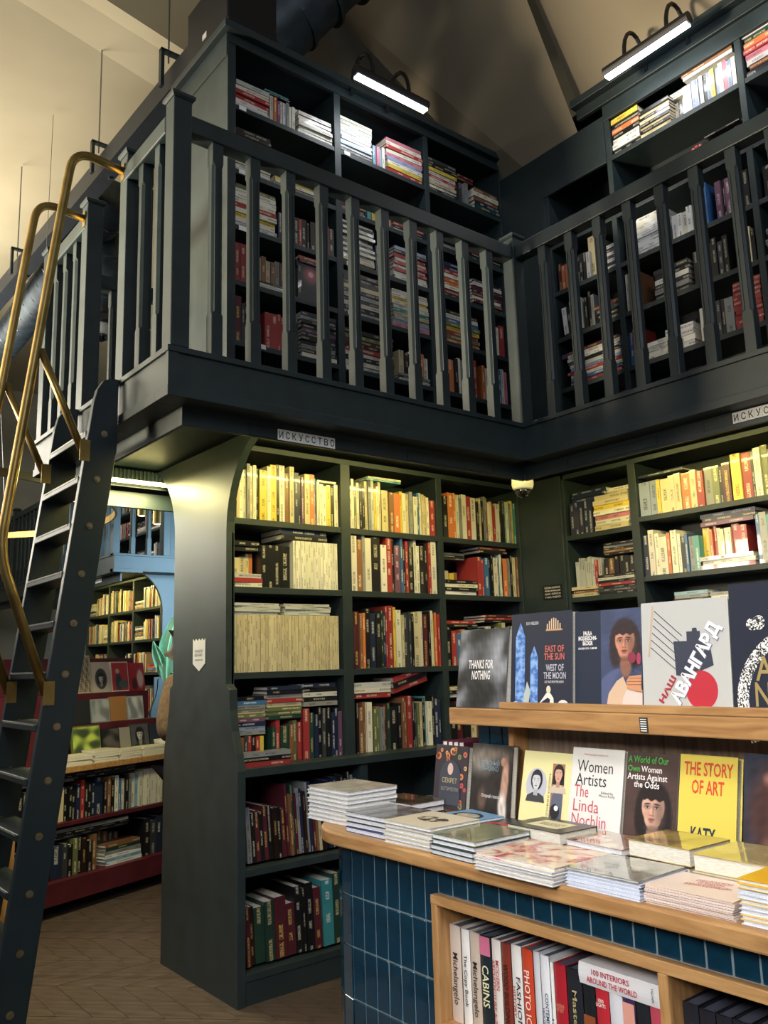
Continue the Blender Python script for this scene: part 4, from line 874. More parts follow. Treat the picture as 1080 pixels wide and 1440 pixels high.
s4 = stack(-1.162, -1.338, -1.815, -1.60, z0, 4, .0135, ['#22302e', '#2b3a36'], 'white-paged book with muted green cover on front edge', noisy('#4a5a48', '#9c9a6c', 9, .22, coat=.6), -2)
s5 = stack(-1.377, -1.640, -1.855, -1.64, z0, 5, .0082, ['#d8d2c8'], 'pale wide book with red landscape print at the front edge', noisy('#b8464a', '#e6d4bc', 12, .25, coat=.5, lo=.38, hi=.50, dist=1.2), 0)
s6 = stack(-1.645, -1.85, -1.815, -1.63, z0, 6, .0068, ['#cfd6e6'], 'plastic-wrapped grey photo book at the front edge', noisy('#5a5650', '#b9b4a4', 16, .12, coat=.9, bump=.5), 0)
s7 = stack(-1.856, -2.064, -1.805, -1.655, z0, 8, .0044, ['#e0cfc6'], 'pale pink booklet with red lettering at the front edge', hexm('#e3cdbc', .35), 0)
toptext(s7[-1], 'НЕПРОДАЖНАЯ\nНАУКА И\nИСКУССТВО', .150, .125, .10, .055, hexm('#b8323a'), .0044, 190)
s8 = stack(-2.075, -2.30, -1.80, -1.62, z0, 9, .0092, ['#d9dde6', '#e3c06a', '#d9dde6'], 'book with bright yellow cover at the right edge of counter', hexm('#e8b21f', .3), 0)
# second row
stack(-.560, -.775, -1.565, -1.405, z0, 3, .0195, ['#1c1c1e', '#26231f'], 'large dark-brown landscape book lying behind the grey stack', noisy('#2b251e', '#6e604c', 8, .16, coat=.9, lo=.35, hi=.7, dist=.7), 3)
t2s = stack(-.90, -1.075, -1.585, -1.42, z0, 2, .022, ['#22262e', '#22262e'], 'sky-blue book with black and grey shape on its cover', hexm('#6f9cc6', .3), -8)
topprint(t2s[-1], ell(.09, .085, .062, .046, 18), hexm('#26272b'), .022); topprint(t2s[-1], ell(.095, .085, .048, .030, 18), noisy('#8a8778', '#bdb8a6', 40, .5), .0226)
t3s = stack(-1.09, -1.235, -1.575, -1.425, z0, 2, .019, ['#1f2026'], 'dark book with red brushstroke between blue and black books', hexm('#23262e', .3), -6)
topprint(t3s[-1], [(.01, .03), (.05, .05), (.10, .05), (.14, .08), (.135, .10), (.09, .075), (.05, .075), (.01, .055)], hexm('#a8372f'), .019)
t4s = stack(-1.245, -1.455, -1.595, -1.445, z0, 2, .031, ['#2a2320', '#2a2320'], 'thick black book with cream label on its cover', hexm('#33302e', .3), -4, PAGES)
topprint(t4s[-1], rectp(.045, .035, .165, .12), hexm('#d9cfa6'), .031); toptext(t4s[-1], 'ИСТОРИЯ\nИСКУССТВА', .150, .095, .09, .035, hexm('#55503a'), .031)
stack(-1.47, -1.66, -1.60, -1.445, z0, 3, .0165, ['#8a5a4a', '#d3c6b4'], 'wrapped rose and cream book behind the red landscape stack', noisy('#8c5648', '#d6c4a8', 12, .12, coat=.9, bump=.4, lo=.4, hi=.6), -3)
stack(-1.675, -1.855, -1.61, -1.445, z0, 2, .040, ['#26221c', '#26221c'], 'thick book with golden wrapped cover in front of yellow book', noisy('#4a3c22', '#c2a552', 12, .12, coat=.9, bump=.5, lo=.35, hi=.65), -3, PAGES)
stack(-1.870, -2.07, -1.635, -1.445, z0, 2, .038, ['#cfc0a0', '#a89468'], 'thick olive-gold wrapped book in front of the dark face book', noisy('#8a7a4a', '#c7b478', 9, .12, coat=.9, bump=.5, lo=.35, hi=.65), -2, PAGES)
# niche books with large spine lettering
def spine_book(yl, w, h, col, x0, titles, label, sec=None):
    mb = MB(); cm = hexm(col, .35); k = .0025; d = .24
    mb.box(0, k, 0, d, 0, h, cm); mb.box(w-k, w, 0, d, 0, h, cm)
    mb.loft([[(a, -.004*sin(pi*min(1, max(0, a/w))), z) for a in [w*j/6 for j in range(7)]]+[(w, k, z), (0, k, z)] for z in (0, h)], cm)
    o = mb.obj('art_book', None, label=label, category='book', group='art books in the oak niche')
    o.location = (x0, yl, .5225); o.rotation_euler = (0, 0, -pi/2)
    bx('page_block', o, k, w-k, .003, d-.004, .004, h-.004, hexm('#4a4e5e', .8))
    if sec: MB().box(.001, w-.001, -.0052, -.0035, sec[1]*h, sec[2]*h, hexm(sec[0], .4)).obj('spine_print', o)
    for (s, u0, u1, v0, v1, c) in titles:   # u across (0..1) v from the foot (0..1), read top to bottom
        text_obj('spine_title', o, s, (v1-v0)*h, (u1-u0)*w, hexm(c, .45), (u0*w, -.0058, v1*h), (pi/2, pi/2, 0), .01)
    return o
xs = [(-1.152, .044, '#cdbdb0', [('Michelangelo', .2, .8, .18, .72, '#3d332e')], 'beige book titled Michelangelo, first from the left niche board'),
 (-1.199, .033, '#e6e4e0', [('The Copy Book', .25, .75, .2, .74, '#3a3c40')], 'white book with grey title The Copy Book in niche'),
 (-1.233, .038, '#c3b3a4', [('Michelangelo', .2, .8, .14, .7, '#3d332e')], 'beige book titled Michelangelo between white and black niche books'),
 (-1.273, .041, '#1c2a30', [('CABINS', .2, .8, .28, .70, '#e6e2b8')], 'black book with pink top and cream title CABINS'),
 (-1.316, .034, '#dcd6ce', [('MODERN', .5, .85, .5, .8, '#b8424a'), ('ARCHITECTURE A-Z', .12, .42, .15, .8, '#b8424a')], 'white book with red MODERN ARCHITECTURE title'),
 (-1.352, .033, '#7c3428', [('WOOD BUILDINGS', .25, .75, .15, .8, '#1f1512')], 'reddish brown book with black title WOOD BUILDINGS'),
 (-1.387, .036, '#e2dfda', [('FASHION', .5, .9, .2, .7, '#26262c'), ('HISTORY', .12, .4, .3, .6, '#a04a48')], 'white book with black title FASHION in niche'),
 (-1.425, .036, '#c2452a', [('PHOTO ICONS', .25, .75, .05, .80, '#f2e6dc')], 'orange-red book with white title PHOTO ICONS'),
 (-1.463, .022, '#c9cbd0', [], 'plain silver book beside the orange-red niche book'),
 (-1.486, .030, '#dfe1e6', [('CONTEMPORARY', .5, .85, .15, .65, '#2a3a5c'), ('HOUSES', .15, .4, .3, .5, '#2a3a5c')], 'white book with blue title CONTEMPORARY in niche'),
 (-1.517, .012, '#e3e3e0', [('100', .2, .8, .3, .45, '#26262c')], 'thin white book with black number in niche'),
 (-1.530, .038, '#a5222e', [('EUGENE\nATGET', .2, .8, .5, .62, '#d98a6a')], 'crimson book right of the thin white niche book'),
 (-1.570, .046, '#23252c', [('Masterpieces', .3, .7, .05, .8, '#b8a878')], 'black book with slanted gold lettering in niche')]
for i, (y, w, col, tt, lab) in enumerate(xs):
    spine_book(y, w-.001, [.248, .246, .246, .247, .245, .243, .247, .246, .248, .245, .235, .236, .236][i], col, -1.745, tt, lab, ('#c9708c', .80, .99) if 'CABINS' in lab else None)
xs2 = [(-1.618, .036, '#1b1e22', [('HORROR\nCINEMA', .12, .88, .1, .2, '#e6e6e0')], 'black book with fiery picture and white HORROR CINEMA letters', ('#8a4a2a', .42, .68)),
 (-1.655, .038, '#b32a34', [('1000\nLIGHTS', .12, .88, .78, .9, '#f0e6e0')], 'red book with white 1000 LIGHTS lettering under the horizontal book', None),
 (-1.694, .037, '#d3d4da', [('THE', .3, .7, .04, .08, '#4a4a50')], 'silver-white book with violet ornament under the horizontal book', ('#5a5a9a', .45, .68)),
 (-1.732, .034, '#3a2a52', [], 'purple book with pink figure print under the horizontal book', ('#d99a8a', .5, .95)),
 (-1.767, .036, '#1f2328', [], 'black book with flame print under the horizontal book', ('#c2643c', .1, .62)),
 (-1.804, .036, '#b8485a', [], 'pink and red patterned book beside the niche divider', ('#e0a0a4', .3, .7))]
for y, w, col, tt, lab, sec in xs2: spine_book(y, w-.001, .212, col, -1.745, tt, lab, sec)
for o in bpy.data.objects:
    if o.name.startswith('spine_title') and o.parent and ('HORROR' in o.parent['label'] or '1000' in o.parent['label'] or 'silver-white' in o.parent['label'] or 'crimson' in o.parent['label']):
        o.rotation_euler = (pi/2, 0, 0); w = o.parent.dimensions.x if False else .034
        h_ = .018 if 'THE' not in o.data.name else .01
        me = o.data; xs_ = [v.co.x for v in me.vertices]; ys_ = [v.co.y for v in me.vertices]; sx = w*.8/max(xs_); sy = h_/max(ys_)
        for v in me.vertices: v.co.x *= sx; v.co.y *= sy
        o.location = (w*.1, -.0058, o.location.z-h_)
h1 = MB(); h1.loft([[(x, -.004*sin(pi*j/6), z) for j, z in [(j, .048*j/6) for j in range(7)]]+[(x, .24, .048), (x, .24, 0)] for x in (0, .225)], hexm('#e4e4e6', .35))
hb = h1.obj('art_book', None, label='white book 100 INTERIORS AROUND THE WORLD lying across the niche books', category='book', group='art books in the oak niche')
hb.location = (-1.75, -1.614, .5225+.2125); hb.rotation_euler = (0, 0, -pi/2)
text_obj('spine_title', hb, '100 INTERIORS', .105, .013, hexm('#b8323c'), (.040, -.0058, .0275), bold=.012); text_obj('spine_title', hb, 'AROUND THE WORLD', .140, .013, hexm('#b8323c'), (.025, -.0058, .009), bold=.012)
text_obj('spine_title', hb, 'TASCHEN', .03, .006, hexm('#3a3a40'), (.203, -.0058, .040), (pi/2, pi/2, 0))
for i, (y, w) in enumerate([(-1.888, .038), (-1.927, .038), (-1.966, .036), (-2.003, .040), (-2.047, .042), (-2.090, .04), (-2.131, .04), (-2.172, .04)]):
    spine_book(y, w-.001, [.243, .24, .24, .24, .24, .235, .24, .24][i], '#23242c', -1.745, [('Pe', .1, .7, .55, .9, '#e6e6e6')] if i == 5 else [('The Complete Works', .35, .6, .3, .85, '#77736a')],
               'black hardback standing %s right of the niche divider' % ordn(i))
for (s, y, z, w, h) in (('1', 0, 0, 0, 0),): pass
# ------------------------------------------------------------------ far hall: second arched bookcase, its balcony, display table
fb, FBC = bookcase('arched_bookcase', (.70, 8.86, 0), -pi/2, 'far arched bookcase under the blue-lit balcony seen through the passage',
    [(0, .04), (2.46, 2.50)], [(.80, .845), (1.62, 1.665)], 1.0, 2.64, .33, [1.475, 1.87, 2.25], th=.03)
bpy.context.view_layer.update()
rel(MB().prism(prof, 'y', 6.33, 6.372, PAINT).obj('arched_side_panel', None, bev=.003), fb)
def fbox(name, *a, **k): return rel(bx(name, None, *a, **k), fb)
fbox('base_shelf', .60, 1.03, 6.372, 8.86, .99, 1.028, PAINT); fbox('plinth', .62, 1.03, 6.372, 8.86, 0, .12, PAINT); fbox('base_shelf', .60, 1.03, 6.372, 8.86, .55, .58, PAINT)
fu, FUC = bookcase('gallery_bookcase', (.70, 8.86, 0), -pi/2, 'far gallery bookcase behind the blue-lit railing beyond the passage',
    [(0, .04), (2.46, 2.50)], [(.80, .845), (1.62, 1.665)], 2.80, 5.0, .33, UZ)
bpy.context.view_layer.update()
o = bx('end_panel', None, .66, 2.2, 6.33, 6.36, 2.78, 5.0, PAINT, .002); rel(o, fu)
st('floor_balcony', .02, 2.0, 6.07, 13, 2.66, 2.77, PAINT)
t5 = st('trim_5', 0, .70, 6.05, 6.07, 2.62, 2.77, PAINT); bx('top_strip', t5, -.012, .70, 6.038, 6.15, 2.765, 2.79, PAINT, .002); bx('bottom_strip', t5, -.008, .33, 6.04, 6.15, 2.58, 2.622, PAINT, .002)
bx('panel', t5, .715, 2.2, 6.345, 6.37, 1.42, 2.64, PAINT); bx('panel', t5, .62, 2.2, 6.345, 6.37, 0, 1.42, PAINT); bx('ledge', t5, .60, 2.2, 6.318, 6.33, 2.60, 2.64, PAINT)
bx('flush_panel', t5, .33, 2.2, 6.055, 6.33, 2.60, 2.77, PAINT)
t6 = st('trim_6', 0, .02, 6.07, 13, 2.62, 2.77, PAINT); bx('top_strip', t6, -.012, .10, 6.07, 13, 2.765, 2.79, PAINT); bx('bottom_strip', t6, -.008, .1, 6.07, 13, 2.58, 2.622, PAINT); bx('inner_board', t6, .11, .13, 6.15, 13, 2.49, 2.66, PAINT)
railing('railing', (.03, 12.9), (.03, 6.09), [.15+i*s_ for i in range(35)], 'far balcony railing running away from the blue-lit corner', posts=(0, 2.8, 6.78))
railing('railing', (.03, 6.09), (.62, 6.09), [.19, .38], 'short blue-lit balcony railing on the far corner', posts=(.585,))
rs = empty('letter_sign', (.105, 6.95, 2.53), -pi/2, label='small white card letters on the far bookcase fascia', category='sign')
for i, ch in enumerate('ПРОЕКТЫ'):
    c = bx('letter_card', rs, i*.036, i*.036+.0345, -.003, 0, 0, .05, CARD); text_obj('letter', c, ch, .022, .033, BLK, (i*.036+.006, -.0036, .008), bold=.012)
strip((.16, 7.3, 2.64), -pi/2, 2.3, 26, YEL, 'warm light strip behind the far balcony fascia')
MBff = Matrix.Translation((.70, 8.86, 0)) @ Matrix.Rotation(-pi/2, 4, 'Z')
frnd = random.Random(11)
def farfill(cols, zs_, depth, warm, hh):
    for (a, b) in cols:
        for z in zs_:
            x = a
            gr = []
            W_ = b-a; u = 0
            while u < .93:
                n = frnd.randint(5, 14); wd = n*.030/W_*frnd.uniform(.8, 1.1); e = min(1, u+wd)
                if e-u < .05: break
                if frnd.random() < .75: gr.append(('V', u, e, hh*frnd.uniform(.72, .9), ' '.join(frnd.choice(warm) for _ in range(max(2, int(n*(e-u)/wd))))))
                else: gr.append(('H', u, min(1, u+.34), .024, ' '.join(frnd.choice(warm) for _ in range(frnd.randint(4, 8))))); e = min(1, u+.34)
                u = e+.01
            fill(MBff @ Matrix.Translation((a, 0, 0)), W_, .3, z+.001, gr, 'far', FARBOOKS)
farfill(FBC, [1.475, 1.87, 2.25], .3, 'w e e w y o s t b n w r e g k'.split(), .33)
farfill(FBC, [1.028], .3, 'w e P b n w r e s l'.split(), .33)
farfill(FUC, UZ[:5], .3, 'k d l w s k t W r d'.split(), .28)
# display table in the hall
ta = rad(20); tb = empty('display_table', (-1.63, 2.62, 0), ta, label='maroon display table with oak top and book shelves beyond the ladder', category='table')
bx('table_top', tb, -.95, 1.75, -.01, 1.15, .862, .90, OAKX, .004)
bx('shelf', tb, -.88, 1.68, .03, .40, .53, .555, MAROON, .002); bx('bottom_shelf', tb, -.90, 1.70, .0, 1.10, .075, .212, MAROON, .003)
bx('back_panel', tb, -.88, 1.68, .42, .45, .212, .862, MAROON)
for x in (-.90, 1.67): bx('end_board', tb, x, x+.03, .02, 1.1, .212, .862, MAROON, .002)
for x in (-.93,): bx('oak_leg_panel', tb, x, x+.62, -.03, .0, .05, .862, OAKZ, .002)
bx('tier', tb, -.88, 1.10, .25, .75, .90, 1.14, MAROON, .002); bx('tier', tb, -.88, 1.12, .40, .72, 1.14, 1.345, MAROON, .002); bx('tier_back', tb, -.88, 1.10, .55, .58, 1.345, 1.60, MAROON, .002)
for x in (-.7, .30, 1.3):
    for y in (.25, .9): MB().tube([(x, y-.02, .035), (x, y+.02, .035)], .035, BLACKM, 14).obj('caster', tb)
MT = Matrix.Translation((-1.63, 2.62, 0)) @ Matrix.Rotation(ta, 4, 'Z')
def tfill(s0, s1, z, g): fill(MT @ Matrix.Translation((s0, .04, 0)), s1-s0, .36, z+.001, g, 'shelf of maroon table')
tfill(-.3, 1.30, .556, [('V', .0, .15, .22, 'd k s k t'), ('V', .15, .21, .24, 's g'), ('V', .21, .66, .235, 'e2 k k k n r k k n n2 k t k w b w k s w B w'), ('V', .67, .78, .245, 'w w w w w w w w'), ('V', .78, 1, .24, 'k d w r k s n k'), ('H', .0, .3, .02, 's k d k', .245), ('H', .3, .62, .02, 'k d k', .25)])
tfill(-.3, 1.30, .213, [('V', .02, .2, .22, 'k d r w k'), ('V', .2, .42, .22, 'n2 d k g k u k t'), ('V', .43, .6, .2, 'k n g t G m', 0, .14), ('H', .46, .66, .022, 'W B W s G t', 0, 0, 0, .13), ('V', .68, 1, .24, 'k d n k t k s k d'), ('H', .1, .6, .02, 'd k s', .235)])
tfill(.9, 1.60, .213, [])
GT = 'books facing out on the maroon hall table'
def tbook(s0, w, h, y, z, lean, col, label, pic=None):
    mb = MB(); cm = hexm(col); T_ = .02; mb.box(0, w, -.001, .002, 0, h, cm); mb.box(0, w, T_-.002, T_, 0, h, cm); mb.box(0, .002, 0, T_, 0, h, cm); mb.box(.002, w-.003, .002, T_-.002, .003, h-.003, PAGES)
    o = mb.obj('display_book', None, label=label, category='book', group=GT); p = MT @ Vector((s0, y, z+.001)); o.location = p; o.rotation_euler = (-rad(lean), 0, ta)
    if pic: picture(o, 'printed_picture', .006, .008, w-.012, h-.016, pic, .4, 30)
    return o
def noisepic(a, b, f=14, sd=1):
    def fn(U, V): n = .5+.5*np.tanh(2.5*nz_(U, V, f, sd)); return rgb(a)[None, :]*(1-n[:, None])+rgb(b)[None, :]*n[:, None]
    return fn
tbook(.21, .235, .215, .12, .925, 10, '#5f6f3a', 'green and white photo book lowest row of the maroon table', noisepic('#3a4430', '#b9cf5a', 12, 5))
tbook(.455, .155, .185, .12, .925, 10, '#1d1e22', 'black book beside the green photo book on maroon table', noisepic('#17181b', '#5a5450', 7, 2))
tbook(.615, .095, .180, .12, .925, 10, '#8b8680', 'narrow grey book with fine text on maroon table')
tbook(.715, .170, .195, .12, .925, 10, '#3a3c42', 'dark book with black-and-white face photograph on maroon table', face_fn('#4a4c52', '#1a1a1c', '#b9b9ba', '#2a2a2c', .5, .70, .42, 0, '#77777a'))
tbook(.895, .15, .185, .12, .925, 10, '#20283a', 'navy book at the right end of maroon table lowest row')
tbook(.325, .15, .165, .28, 1.142, 8, '#24262b', 'black book with faint lettering, middle row of maroon table')
tbook(.485, .165, .165, .28, 1.142, 8, '#8d9297', 'pale grey photograph book, middle row of maroon table', noisepic('#6d7277', '#a8adb2', 8, 3))
tbook(.655, .150, .175, .28, 1.142, 8, '#9a6e42', 'tan wrapped book, middle row of maroon table')
tbook(.815, .155, .170, .28, 1.142, 8, '#9aa0a5', 'silver-grey portrait book, middle row of maroon table', noisepic('#767b80', '#c2c6ca', 7, 9))
tbook(.36, .24, .275, .43, 1.347, 9, '#b9a994', 'beige book printed with black lines, top row of maroon table', noisepic('#3a332c', '#c2b29c', 60, 4))
def oval(U, V):
    col = np.ones((len(U), 3))*rgb('#b3a89a'); m = el(U, V, .5, .6, .36, .5, .04); f = face_fn('#3b3d42', '#1c1d20', '#b4b2b0', '#4a4a4c', .5, .62, .34, 0, '#8a8888')(U, V); return col*(1-m[:, None])+f*m[:, None]
tbook(.61, .165, .225, .43, 1.347, 9, '#b3a89a', 'beige book with dark oval face, top row of maroon table', oval)
def redp(U, V):
    col = np.ones((len(U), 3))*rgb('#a8343a'); col = mixc(col, el(U, V, .4, .4, .2, .45, .2), '#3a3a44'); col = mixc(col, el(U, V, .35, .95, .12, .12, .2), '#c29a86'); return mixc(col, el(U, V, .7, .3, .3, .2, .2), '#4a5a5a')
tbook(.79, .165, .225, .43, 1.347, 9, '#c9c2b6', 'cream book with red picture of a figure, top row', redp)
def redq(U, V):
    col = np.ones((len(U), 3))*rgb('#a81e2a'); col = mixc(col, el(U, V, .72, .6, .24, .5, .25), '#d9b8ac'); return mixc(col, el(U, V, .3, .3, .2, .35, .25), '#4a1418')
tbook(.965, .15, .215, .43, 1.347, 9, '#b3202c', 'red book with pale figure at right end of top row', redq)
for i, (s0, w, n, c) in enumerate(((.02, .24, 4, '#c9c2a8'), (.28, .20, 5, '#bfb79c'), (.50, .19, 4, '#c6be9e'), (.71, .2, 4, '#d9d3a8'), (.93, .22, 6, '#e3e0d6'))):
    for k in range(n):
        mb = MB(); mb.box(0, w, 0, .14, 0, .014, PAGES); mb.box(0, w, 0, .14, .014, .0155, hexm(c)); mb.box(0, w, 0, .14, -.0005, .001, hexm(c))
        o = mb.obj('flat_book', None, label='pale book on maroon table edge, %s stack from left, %s from bottom' % (ordn(i), ordn(k)), category='book', group='pale stacks along the maroon table edge')
        p = MT @ Vector((s0+random.uniform(-.004, .004), -.005, .9008+k*.0162)); o.location = p; o.rotation_euler = (0, 0, ta+rad(random.uniform(-1.5, 1.5)))
# ring lamp, pendant tubes
rl = empty('ring_lamp', (-2.1, 6.0, 3.12), 0, label='large slim brass ring lamp hanging in the far hall', category='lamp')
MB().loft([[(1.95*cos(t*2*pi/72)+s1*cos(t*2*pi/72), 1.95*sin(t*2*pi/72)+s1*sin(t*2*pi/72), z) for s1, z in ((-.01, -.035), (.01, -.035), (.01, .035), (-.01, .035))] for t in range(73)], BRASS).obj('brass_ring', rl)
MB().tube([(1.3, 1.4, .03), (.9, 1.0, 3.4)], .004, STEEL, 5).obj('cable', rl)
for i, (x, y, z) in enumerate(((-.42, 4.3, 2.90), (-.40, 4.0, 2.78))):
    p = MB().tube([(x, y, z), (x, y, z+.20)], .038, BRASS, 18).obj('pendant_lamp', None, smooth=False, label='short brass pendant tube lamp in the passage, %s' % ['the upper one', 'the lower one'][i], category='lamp', group='brass pendants')
    MB().tube([(x, y, z+.2), (x, y, z+3.86)], .003, STEEL, 5).obj('cable', p)
    MB().tube([(x, y, z-.001), (x, y, z+.001)], .030, mat('#fff3cf', .5, 0, 4), 16).obj('glowing_end', p)
# plant
pl = empty('potted_plant', (.40, 5.0, 0), 0, label='large green leafy plant in front of the blue wall', category='plant')
MB().lathe([(.13, 0), (.17, .02), (.20, .34), (.18, .35), (.17, .30), (.02, .30)], (0, 0, 0), mat('#3a3d3f', .6), 24).obj('pot', pl)
def leaf(base, tip, wd, bend, nm='leaf'):
    base = Vector(base); tip = Vector(tip); n = 12; V = []; mb = MB(); d = tip-base; side = d.cross(Vector((.75, -.65, 0))).normalized(); side = Vector((side.x, side.y, side.z)); nr = side.cross(d).normalized()
    side2 = d.normalized().cross(Vector((-.63, -.78, 0))).normalized()
    rows_ = []
    for i in range(n+1):
        t = i/n; w = wd*math.sin(pi*min(1, t*.94+.06))**.7; c = base+d*t+Vector(bend)*sin(pi*t)
        rows_.append([c-side2*w+Vector((0, 0, -.02)), c-side2*w*.5+Vector((0, .01, .0)), c, c+side2*w*.5+Vector((0, .01, 0)), c+side2*w+Vector((0, 0, -.02))])
    for i in range(n):
        for j in range(4): mb.face([rows_[i][j], rows_[i][j+1], rows_[i+1][j+1], rows_[i+1][j]], LEAF)
    o = mb.obj(nm, pl); so = o.modifiers.new('thickness', 'SOLIDIFY'); so.thickness = .003
    MB().tube([r[2]+Vector((0, -.004, 0)) for r in rows_], .006, mat('#a9d8a4', .5), 6).obj('midrib', o)
    MB().tube([(0, 0, .3), base*.5+Vector((0, 0, .55)), base], [.012, .010, .008], mat('#4f8a54', .5), 8).obj('stem', pl)
leaf((-.24, 0, 1.40), (-.10, .0, 2.12), .095, (-.05, 0, 0)); leaf((-.22, .05, 1.42), (-.38, .0, 1.78), .06, (0, 0, 0)); leaf((.15, .1, 1.2), (.35, .2, 1.9), .12, (.04, 0, 0)); leaf((.05, .25, 1.1), (.2, .5, 1.7), .12, (0, .04, 0))
# ------------------------------------------------------------------ person behind the side panel
def skin_body(name, parent, nodes, edges, m, root=0, sub=2):
    me = bpy.data.meshes.new(name); me.from_pydata([n[0] for n in nodes], edges, []); o = bpy.data.objects.new(name, me); C.objects.link(o)
    md = o.modifiers.new('skin', 'SKIN'); md.use_smooth_shade = True; sb = o.modifiers.new('sub', 'SUBSURF'); sb.levels = sub; sb.render_levels = sub
    if not me.skin_vertices: 
        bm = bmesh.new(); bm.from_mesh(me); bm.verts.layers.skin.verify(); bm.to_mesh(me); bm.free()
    for i, n in enumerate(nodes):
        me.skin_vertices[0].data[i].radius = (n[1], n[1] if len(n) < 3 else n[2]); me.skin_vertices[0].data[i].use_root = i == root
    me.materials.append(m); o.parent = parent; return o
pe = empty('person', (-1.02, 1.98, 0), rad(25), label='person mostly hidden behind the side panel, brown fleece with pushed-up sleeve', category='person')
SKIN = mat('#b98a72', .55); FLEECE = noisy('#4a3a2c', '#5f4b39', 40, .95, bump=.5); TROUS = mat('#262a33', .8); HAIRM = noisy('#241a14', '#3a2a1f', 40, .6)
body = [((0, 0, .95), .15, .11), ((0, 0, 1.15), .15, .11), ((0, 0, 1.33), .17, .12), ((0, 0, 1.45), .10, .08), ((0, 0, 1.52), .055), ((0, -.01, 1.60), .085, .095), ((0, 0, 1.70), .09, .10),
        ((-.17, 0, 1.40), .065), ((-.29, -.04, 1.16), .052), ((-.27, -.22, .98), .036), ((-.24, -.30, .93), .026), ((.17, 0, 1.40), .065), ((.27, -.02, 1.15), .052), ((.22, -.2, 1.0), .036), ((.2, -.28, .96), .026),
        ((-.10, 0, .86), .085), ((-.11, -.01, .48), .06), ((-.11, .02, .09), .045), ((-.11, -.12, .04), .035), ((.10, 0, .86), .085), ((.11, -.01, .48), .06), ((.11, .02, .09), .045), ((.11, -.12, .04), .035)]
skin_body('body', pe, body, [(0, 1), (1, 2), (2, 3), (3, 4), (4, 5), (5, 6), (2, 7), (7, 8), (8, 9), (9, 10), (2, 11), (11, 12), (12, 13), (13, 14), (0, 15), (15, 16), (16, 17), (17, 18), (0, 19), (19, 20), (20, 21), (21, 22)], SKIN)
slv = [((0, 0, .93), .165, .125), ((0, 0, 1.15), .165, .125), ((0, 0, 1.33), .185, .135), ((0, 0, 1.47), .09, .075), ((-.17, 0, 1.40), .085), ((-.29, -.04, 1.16), .075), ((-.285, -.10, 1.09), .070), ((.17, 0, 1.40), .085), ((.27, -.02, 1.15), .072), ((.24, -.14, 1.05), .06)]
skin_body('fleece_jacket', pe, slv, [(0, 1), (1, 2), (2, 3), (2, 4), (4, 5), (5, 6), (2, 7), (7, 8), (8, 9)], FLEECE)
CUFF = mat('#4a4644', .8)
for i in range(5): MB().tube([(-.285+.002*i, -.10-.024*i, 1.085-.022*i), (-.284+.002*i, -.112-.024*i, 1.074-.022*i)], [.055-.002*i, .052-.002*i], CUFF, 18).obj('sleeve_fold', pe, smooth=True)
skin_body('trousers', pe, [((0, 0, .95), .165, .125), ((-.10, 0, .84), .10), ((-.11, -.01, .48), .08), ((-.11, .02, .10), .065), ((.10, 0, .84), .10), ((.11, -.01, .48), .08), ((.11, .02, .10), .065)], [(0, 1), (1, 2), (2, 3), (0, 4), (4, 5), (5, 6)], TROUS)
skin_body('hair', pe, [((0, .02, 1.64), .098, .105), ((0, .015, 1.73), .10, .10), ((0, .05, 1.58), .06)], [(0, 1), (0, 2)], HAIRM)
for sx in (-1, 1):
    MB().lathe([(.002, -.011), (.010, -.006), (.011, 0), (.008, .007), (.002, .010)], (sx*.034, -.098, 1.645), mat('#e8e4de', .3), 12).obj('eye', pe, smooth=True)
    hx, hy, hz = (-.24 if sx < 0 else .20), (-.30 if sx < 0 else -.28), (.93 if sx < 0 else .96)
    for f in range(4):
        b_ = Vector((hx+(f-1.5)*.017, hy-.03, hz-.01)); L_ = (.062, .072, .068, .052)[f]
        skin_body('finger', pe, [(tuple(b_), .009), (tuple(b_+Vector((0, -L_*.5, -.006))), .0085), (tuple(b_+Vector((0, -L_*.85, -.03))), .0075)], [(0, 1), (1, 2)], SKIN, sub=1)
    skin_body('thumb', pe, [((hx-sx*.028, hy+.0, hz-.005), .011), ((hx-sx*.045, hy-.03, hz-.012), .010), ((hx-sx*.046, hy-.055, hz-.02), .008)], [(0, 1), (1, 2)], SKIN, sub=1)
    skin_body('palm', pe, [((hx, hy+.01, hz), .026, .018), ((hx, hy-.035, hz-.006), .034, .014)], [(0, 1)], SKIN, sub=2)
    MB().lathe([(.002, 0), (.05, 0), (.055, .03), (.045, .07), (.03, .09)], (sx*.11, -.02, 0), BLACKM, 16).obj('shoe', pe, smooth=True).scale = (1, 1.0, 1)
MB().loft([[(x, y, z) for x, y in ((-.008*k, -.10), (.008*k, -.10), (.0, -.10-.022*k))] for k, z in ((.4, 1.655), (1, 1.625), (.7, 1.612))], SKIN).obj('nose', pe)
MB().box(-.022, .022, -.106, -.10, 1.582, 1.590, mat('#9a5a52', .5)).obj('mouth', pe)
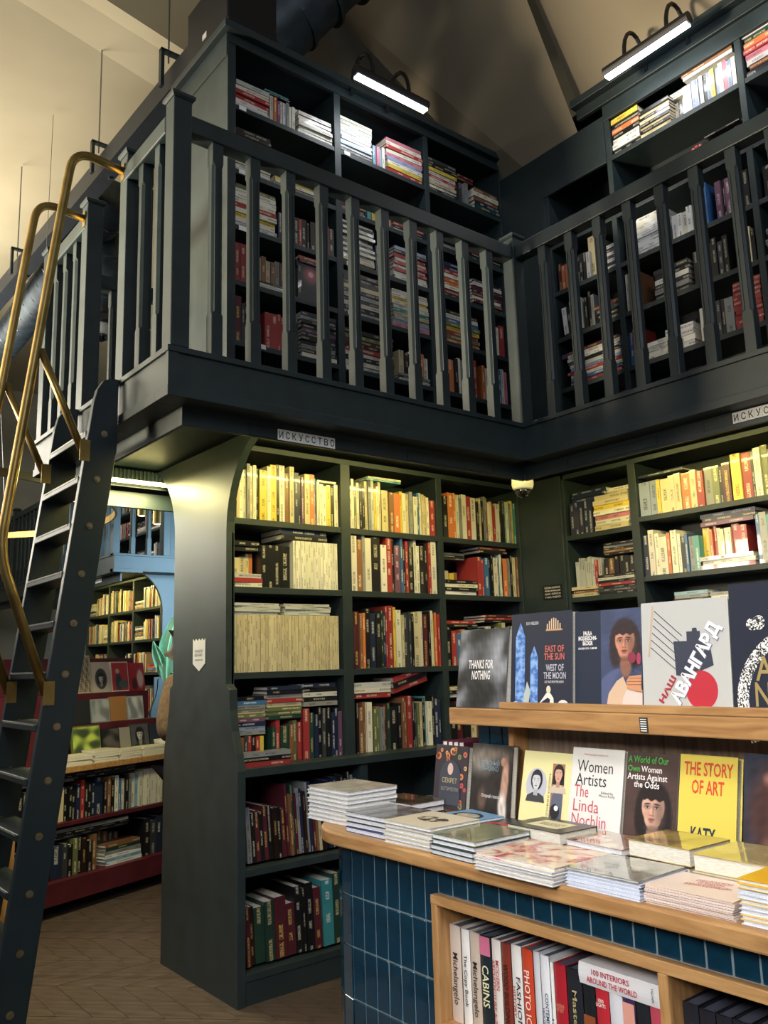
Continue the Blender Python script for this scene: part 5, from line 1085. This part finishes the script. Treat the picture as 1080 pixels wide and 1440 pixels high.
# small notices
nt = bx('notice_pennant', None, -1.4685, -1.4672, .895, 1.035, 1.53, 1.655, hexm('#c9cbd6', .6)) if False else None
m = MB(); zt = [(.918, 1.662)]; top = [(.918+.0192*i*.93, 1.662-(.010 if i % 2 else 0)) for i in range(9)]
m.prism([(.918, 1.525), (.985, 1.487), (1.057, 1.525)]+[(1.057-i*.0174, 1.652-(.012 if i % 2 else 0)) for i in range(9)], 'x', -1.4690, -1.4675, hexm('#dcdde2', .6))
pn = m.obj('notice_pennant', None, label='white paper pennant with zigzag top stuck on the dark side panel', category='notice'); NAVY = hexm('#4a4a6a', .6)
for (t_, y, z, w, h) in (('НЕ РАБОТАЕТ', 1.035, 1.582, .095, .014), ('БЕЗ КНИГ?', 1.035, 1.562, .09, .014), ('спросите нас', 1.03, 1.538, .085, .010)):
    text_obj('printed_words', pn, t_, w, h, NAVY, (-1.4694, y, z), (pi/2, 0, -pi/2), .01)
ln = bx('notice_sticker', None, .684, .6855, .365, .52, 1.865, 1.955, hexm('#15171a', .5), label='small black sticker with four lines of white writing, corner panel', category='notice')
for i, t_ in enumerate(('ЕСЛИ НУЖНА', 'ИНФОРМАЦИЯ', 'КНИГ, СПРОСИ', 'У НАС, ЛАДНО?')): text_obj('printed_words', ln, t_, .125, .013, WHI, (.6835, .505, 1.932-.020*i), (pi/2, 0, -pi/2), .01)
# price cards on shelf edges
for (x, z) in ((-1.40, 4.555), (-1.40, 4.165), (-.68, 4.555), (-1.40, 3.83), (-.68, 3.52), (-1.28, 3.18), (-.70, 3.18), (-.68, 3.83)):
    bx('shelf_card', None, x, x+.045, .6985, .70, z, z+.026, CARD, label='small white price card on %s shelf edge, %s column of long gallery bookcase' % (ordn([4.555, 4.165, 3.83, 3.52, 3.18].index(z)) if x != -1.28 else 'fifth lower', 'left' if x < -1 else 'middle'), category='card', group='shelf cards')
fo = bx('art_book', None, 0, .19, 0, .02, 0, .245, hexm('#17181c'), label='black shrink-wrapped book with glowing pink disc standing face out on gallery shelf', category='book')
fo.location = (-1.467+.45, .712, 3.5405); fo.rotation_euler = (-rad(4), 0, 0)
def disc(U, V):
    col = np.ones((len(U), 3))*rgb('#17181c'); col = mixc(col, el(U, V, .5, .85, .36, .34, .4), '#4a5058'); col = mixc(col, el(U, V, .5, .88, .24, .24, .35), '#b0505e'); col = mixc(col, el(U, V, .5, .9, .1, .1, .3), '#e0b8bc'); return col
picture(fo, 'printed_cover', .003, .003, .184, .239, disc, .2, 40)
flush()
